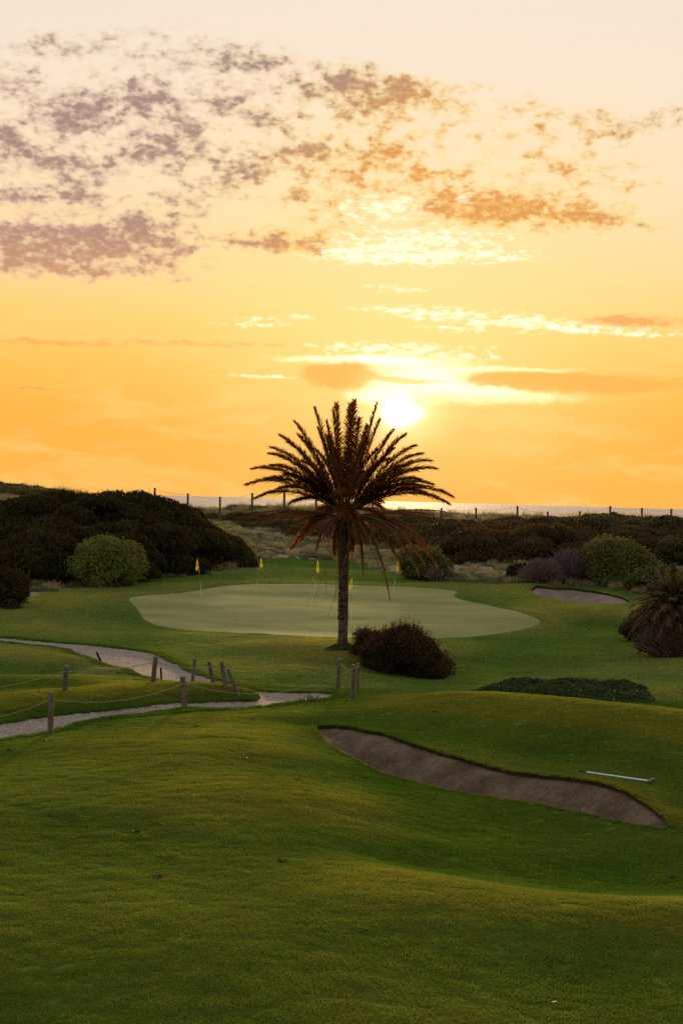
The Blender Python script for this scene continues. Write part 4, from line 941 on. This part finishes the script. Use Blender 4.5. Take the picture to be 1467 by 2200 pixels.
def post(top, base, d, wpx, label, mat=None, group='timber posts of the rope fence', holes=((.14, -.5),), name='rope_post', zoff=0, dtop=0):
    """round timber post between two pixels, base on the ground d metres ahead"""
    B = P(*base, d); B.z = float(h([B.x], [B.y])[0]) + zoff; T = P(*top, d + dtop); ax = T - B; Lh = ax.length; r = wpx * d / F_PX / 2
    root = empty(name, B); tag(root, label, 'post', group); root.rotation_euler = ax.to_track_quat('Z', 'Y').to_euler()
    gg = np.random.default_rng(int(base[0] * 7 + 3)); k = 14; rings = [(-.35, 1.05), (0, 1.05), (.25, 1.0), (.55, .98), (.85, .97), (.985, .95), (1.0, .80), (1.0, .0)]; v, f = [], []
    wob = 1 + gg.normal(size=k) * .03
    for z_, q in rings:
        for j in range(k): a = j * 6.28318 / k; v.append((r * q * wob[j] * math.cos(a), r * q * wob[j] * math.sin(a), z_ * Lh if z_ > 0 else z_ * .6 + (gg.normal() * .0)))
    for i in range(len(rings) - 1):
        for j in range(k): f.append((i*k+j, i*k+(j+1) % k, (i+1)*k+(j+1) % k, (i+1)*k+j))
    me = bpy.data.meshes.new('timber'); me.from_pydata(v, [], f); me.update(); 
    for p_ in me.polygons: p_.use_smooth = p_.index < 6 * k
    obj('timber', me, mat or M_POST, root)
    mw = root.rotation_euler.to_matrix().inverted()
    for (q, sx) in holes:
        z_ = Lh * (1 - q); dv = mw @ Vector((sx, -1, 0)); dv.z = 0; dv.normalize(); c = np.array((dv.x * r * .93, dv.y * r * .93, z_))
        obj('bolt_hole', tubes('bolt_hole', [([c, c + np.array((dv.x, dv.y, 0)) * r * .1], [.016, .014])], 8), M_HOLE, root)
    return B, T
A_ = post((111,1486),(109,1579),43.2,12.6,'nearest thick post, standing on the near edge of the path at the left', holes=((.2,-.35),(.72,-.45)))
B_ = post((393,1453),(397,1526),49.6,12.8,'upright pale post on the near edge of the path, middle of the picture\'s left half', holes=((.17,-.5),(.3,-.6)))
C_ = post((143,1430),(140,1503),50.3,10.8,'post on the grass bank behind the nearest one, with dark hole halfway up', holes=((.14,-.3),(.41,-.3)))
D_ = post((335,1410),(329,1481),53.5,10.5,'tall mossy post leaning slightly right, beside the short dark stake on the path', holes=((.2,-.5),))
E_ = post((419,1415),(414,1468),57.2,8.2,'narrow post leaning right, alone on the far edge of the path', holes=())
F_ = post((449,1421),(459,1469),56.2,8.4,'post leaning left, on top of the grassy bump', holes=())
G_ = post((476,1420),(485,1488),52.8,9.6,'tall post with slight left lean at the front of the grassy bump', holes=((.35,0),))
H_ = post((489,1436),(515,1495),52.0,8.6,'strongly leaning post at the right end of the grassy bump', holes=())
I_ = post((729,1414),(726,1478),55.6,8.6,'pale square-topped post furthest left of the three by the palm', holes=((.6,0),))
J_ = post((760,1428),(758,1498),52.6,9.6,'nearest post of the three by the palm, with a knot hole near its foot', holes=((.62,-.2),))
K_ = post((769,1425),(768,1486),54.6,7.4,'thin post half hidden behind the nearest of the three by the palm', holes=())
M_ROPE = m_bark('pale_hemp_rope', (.24, .19, .13, 1), (.38, .31, .22, 1), 30)
def rope(p0, p1, sag, label, rad=.0105, group='ropes strung between the posts', name='rope', mat=None, cat='rope'):
    a, b = np.array(p0), np.array(p1); n = 22; t = np.linspace(0, 1, n); q = a + (b - a) * t[:, None]; q[:, 2] -= sag * 4 * t * (1 - t) + .006 * np.sin(t * 37)
    o = obj(name, tubes(name, [(q, [rad] * n)], 5), mat or M_ROPE); tag(o, label, cat, group); return o
def at(px, py, d): p = P(px, py, d); return (p.x, p.y, p.z)
rope(at(-60,1548,42), at(109,1503,43.1), .10, 'rope running from the left edge up to the nearest post')
rope(at(111,1503,43.3), at(396,1468,49.5), .26, 'long sagging rope from the nearest post to the pale post on the path edge')
rope(at(398,1468,49.6), at(758,1438,52.5), .52, 'longest sagging rope across the path to the three posts by the palm')
rope(at(-60,1484,48), at(142,1442,50.2), .08, 'rope from the left edge to the post on the bank')
rope(at(144,1442,50.3), at(333,1422,53.4), .10, 'rope from the bank post to the tall mossy post')
rope(at(334,1422,53.5), at(478,1431,53.0), .12, 'rope from the mossy post behind to the tall post of the grassy bump')
rope(at(419,1424,57.1), at(451,1432,56.2), .08, 'short slack rope between the narrow post and the left-leaning post', .009)
rope(at(478,1433,52.9), at(494,1446,52.0), .05, 'short rope linking the tall post and the strongly leaning one', .009)
rope(at(731,1426,55.5), at(759,1437,52.7), .07, 'short rope from the pale square-topped post to the nearest of the three', .009)
rope(at(761,1437,52.8), at(769,1432,54.5), .03, 'tiny loop of rope between the two close posts by the palm', .009)
def stake(top, base, d, wpx, label):
    B = P(*base, d); B.z = float(h([B.x], [B.y])[0]) - .03; T = P(*top, d); v = np.array(T - B); r = wpx * d / F_PX / 2
    o = obj('marker_stake', tubes('marker_stake', [([-v * .08, v * .5, v * .985, v], [r, r, r, r * .6])], 8), M_DARKMETAL); o.location = B; tag(o, label, 'stake')
stake((208,1401),(218,1425),62.5,4.6,'short black stake leaning left beside the far path'); stake((346,1434),(347,1465),57.6,4.2,'short black upright stake right of the tall mossy post')

# rake on the grass above the bunker
def rake():
    d0, d1 = 38.6, 37.7; a = hit(1243, 1660, 30); b = hit(1392, 1681, 30); up = Vector((0, 0, .035)); a, b = a + up, b + up; ax = (b - a); Lr = ax.length
    root = empty('bunker_rake', a); tag(root, 'pale blue handled rake with dark head lying above the bunker', 'rake'); v = np.array(ax)
    mt, w = new_mat('pale_blue_handle'); finish(w, pbsdf(w, (.62, .80, .82, 1), .4, spec=.5)); mb, w = new_mat('black_rubber'); finish(w, pbsdf(w, (.012, .011, .012, 1), .7)); mh, w = new_mat('worn_grey_plastic'); finish(w, pbsdf(w, w.mix(w.noise(pos(w), 12, 3), (.07, .055, .045, 1), (.16, .13, .11, 1)), .8))
    obj('handle', tubes('handle', [([v * .11, v * .5, v], [.021] * 3)], 8), mt, root); obj('grip', tubes('grip', [([v * 0, v * .005, v * .11, v * .115], [.018, .022, .022, .019])], 8), mb, root)
    u_ = v / np.linalg.norm(v); s_ = np.array((.42, .9, 0)); s_ /= np.linalg.norm(s_); up_ = np.array((0, 0, 1.)); hd = empty('rake_head', tuple(v)); hd.parent = root
    def bx(name, c, e1, e2, e3, mat, par):
        q = [c + sx * e1 + sy * e2 + sz * e3 for sx in (-1, 1) for sy in (-1, 1) for sz in (-1, 1)]; me = bpy.data.meshes.new(name); me.from_pydata([tuple(x_) for x_ in q], [], [(0,1,3,2),(4,6,7,5),(0,4,5,1),(2,3,7,6),(0,2,6,4),(1,5,7,3)]); me.update(); return obj(name, me, mat, par)
    head = bx('head_bar', np.array((.05, 0, .02)), u_ * .035, s_ * .27, up_ * .016, mh, hd)
    me_t = None
    for i in range(13):
        c = np.array((.05, 0, -.02)) + s_ * (-.25 + i * .5 / 12)
        if me_t is None: t = bx('tooth', np.zeros(3), u_ * .008, s_ * .007, up_ * .035, mh, hd); me_t = t.data
        else: t = bpy.data.objects.new('tooth', me_t); COL.objects.link(t); t.parent = hd
        t.location = c
rake()

# flagsticks on the putting green
def flatmat(n, c, r=.5, t=0):
    mt, w = new_mat(n); finish(w, leafy(w, c, t, r) if t else pbsdf(w, c, r)); return mt
M_WHITE, M_REDP, M_YEL, M_BLK = flatmat('white_pole_paint', (.75, .73, .68, 1)), flatmat('red_pole_paint', (.42, .05, .025, 1)), flatmat('yellow_flag_cloth', (.52, .46, .04, 1), .8, .35), flatmat('black_print', (.03, .03, .035, 1))
def flagstick(top, base, label, flag=True, side=1, long=26, seed=0, dark=.5):
    B = hit(*base, 72); B.z = float(h([B.x], [B.y])[0]); d = B.y; T = P(*top, d); ax = np.array(T - B); s_ = d / F_PX; r = .011
    root = empty('flagstick', B); tag(root, label, 'flagstick', 'flagsticks on the putting green'); cuts = [0, .40, .62, .80, 1.0]
    for i in range(4): obj('pole_band', tubes('pole_band', [([ax * (cuts[i] if i else -.03), ax * cuts[i+1]], [r, r])], 6), (M_WHITE, M_REDP, M_WHITE, M_REDP)[i], root)
    if flag:
        gg = np.random.default_rng(seed); Hf = long * s_; nu, nv_ = 7, 9; v, f = [], []
        u_ = ax / np.linalg.norm(ax)
        for i in range(nv_):
            t = i / (nv_ - 1)
            for j in range(nu):
                q = j / (nu - 1); wd = (.04 + .16 * t ** .8) * (1 - .25 * (t > .85)); off = q * wd * side
                fold = .05 * math.sin(q * 7 + t * 4 + seed) * t; v.append(tuple(ax * .985 - u_ * (t * Hf * (.86 + .14 * q)) + np.array((off, fold - .02 * q, -q * .10))))
        for i in range(nv_ - 1):
            for j in range(nu - 1): f.append((i*nu+j, i*nu+j+1, (i+1)*nu+j+1, (i+1)*nu+j))
        me = bpy.data.meshes.new('flag'); me.from_pydata(v, [], f); me.update(); me.materials.append(M_YEL); me.materials.append(M_BLK)
        for p_ in me.polygons:
            i, j = divmod(p_.index, nu - 1); p_.material_index = 1 if (3 <= i <= 4 and 2 <= j <= 3) else 0; p_.use_smooth = True
        o = bpy.data.objects.new('flag', me); COL.objects.link(o); o.parent = root
    return root
flagstick((425,1199),(434,1281),'leftmost flagstick, yellow flag hanging against the dark thicket', True, -1, 24, 1)
flagstick((561,1196),(550,1271),'flagstick with yellow flag, second from the left, leaning right', True, 1, 21, 2)
flagstick((682,1200),(675,1273),'flagstick left of the palm trunk with its yellow flag hanging full', True, 1, 29, 3)
flagstick((676,1228),(666,1280),'flagless pole close beside the flag left of the palm trunk', False)
flagstick((757,1239),(754,1335),'nearest flagstick, immediately right of the palm trunk', True, -1, 25, 4)
flagstick((854,1202),(845,1272),'rightmost flagstick, yellow flag over the green right of the palm', True, 1, 24, 5)

# posts and wire of the fence along the dune crest
fp = [((333,1048),(333,1090),180,4.6),((404,1060),(404,1098),180,4.6),((473,1067),(473,1099),180,4.4),((542,1059),(542,1098),176,4.8),((611,1056),(611,1098),174,5.0),((679,1068),(679,1104),176,4.6),((948,1091),(948,1116),170,4.0),
      ((1022,1091),(1022,1124),174,4.4),((1111,1087),(1111,1122),174,4.6),((1176,1099),(1176,1126),176,4.4),((1245,1098),(1245,1124),178,4.2),((1310,1087),(1310,1118),176,4.8),((1378,1091),(1378,1122),174,4.6),((1441,1093),(1441,1128),170,4.4)]
names = ['leftmost, rising behind the dark thicket','second from the left, at the right end of the thicket crest','standing clear on the bare saddle','seen through the outermost left palm fronds','behind the left palm fronds','behind the palm crown, left of the trunk',
    'just under the tips of the right palm fronds','in the dip right of the palm','on the first rise right of the palm','short, left of the white twiggy plant','stub right of the white twiggy plant','on the highest hump at the right','second from the right edge','nearest the right edge']
tops = []
for (t_, b_, d_, w_), nm in zip(fp, names):
    B = P(*b_, d_); T = P(*t_, d_); gz = float(h([B.x], [B.y])[0]); v = np.array((T - B)); lo = np.array((B.x, B.y, min(gz, B.z) - .2)); r = w_ * d_ / F_PX / 2; top_ = np.array(T)
    o = obj('fence_post', tubes('fence_post', [([np.zeros(3), (top_ - lo) * .5, (top_ - lo) * .99, top_ - lo], [r, r, r * .98, r * .7])], 8), M_POST2); o.location = tuple(lo)
    tag(o, 'dune fence post ' + nm, 'fence post', 'posts of the fence along the dune crest'); tops.append(top_)
for i in range(len(tops) - 1):
    if i == 5: continue
    a, b = tops[i] - np.array((0, 0, .12)), tops[i+1] - np.array((0, 0, .12))
    rope(a, b, .18, 'thin wire right of the dune post ' + names[i].split(',')[0], .010, 'wires of the dune fence', 'fence_wire', M_DTWIG, 'wire')

# white twiggy plant on the crest, dune tuft silhouettes, a weed by the path
def weed():
    B = P_at_z(666, 1508, ZP); n = 34; gg = np.random.default_rng(12); paths = []
    for i in range(n):
        a = gg.random() * 6.28; l_ = gg.uniform(.12, .38); e_ = gg.uniform(.2, 1.2); t = np.array((math.cos(a) * math.cos(e_) * 1.5, math.sin(a) * math.cos(e_), math.sin(e_))) * l_; b0 = np.array((gg.normal() * .16, gg.normal() * .1, -.02))
        paths.append(([b0, b0 + t * .6 + np.array((0, 0, .03)), b0 + t], [.012, .013, .003]))
    o = obj('weed', tubes('weed', paths, 3), M_BLADE); o.location = (B.x, B.y, float(h([B.x], [B.y])[0])); tag(o, 'spiky green weed growing at the near edge of the gravel path', 'weed')
weed()
bare_shrub(1228, 1116, 170, 26, 20, 'whitish twiggy plant on the dune crest beside the short fence post', 46, 90, m_bark('white_twig', (.5, .45, .42, 1), (.75, .7, .66, 1)))
def crest_tufts():
    px = rng.uniform(-20, 1480, 420); d = rng.uniform(168, 190, 420); x = np.array([P(a, 1080, b).x for a, b in zip(px, d)])
    t2 = [blade_patch('crest_tuft', 70, .5, .3, .95, .03, .9, M_TUSS, 130 + i) for i in range(3)]
    scatter('crest_grass', np.stack([x, d, h(x, d)], 1), None, rng.uniform(.5, 1.2, 420), t2, label='wispy tall grass along the dune crest')
crest_tufts()

def weeds():
    x, y = field_pts(260, 18, 62); ok = (region_of(x, y) == 0) & (fbm(x / 3, y / 3, 2, 17) > .15); x, y = x[ok][:95], y[ok][:95]
    M_W = m_leaf('dark_weed_leaf', (.02, .03, .008, 1), (.06, .07, .02, 1), .2, 2)
    src = [blade_patch('broad_weed', 26, .07, .01, .05, .03, 2.2, M_W, 150 + i) for i in range(3)]
    scatter('lawn_weeds', np.stack([x, y, h(x, y)], 1), None, rng.uniform(.6, 1.5, len(x)), src, label='small dark weeds and divots dotted over the near turf')
weeds()
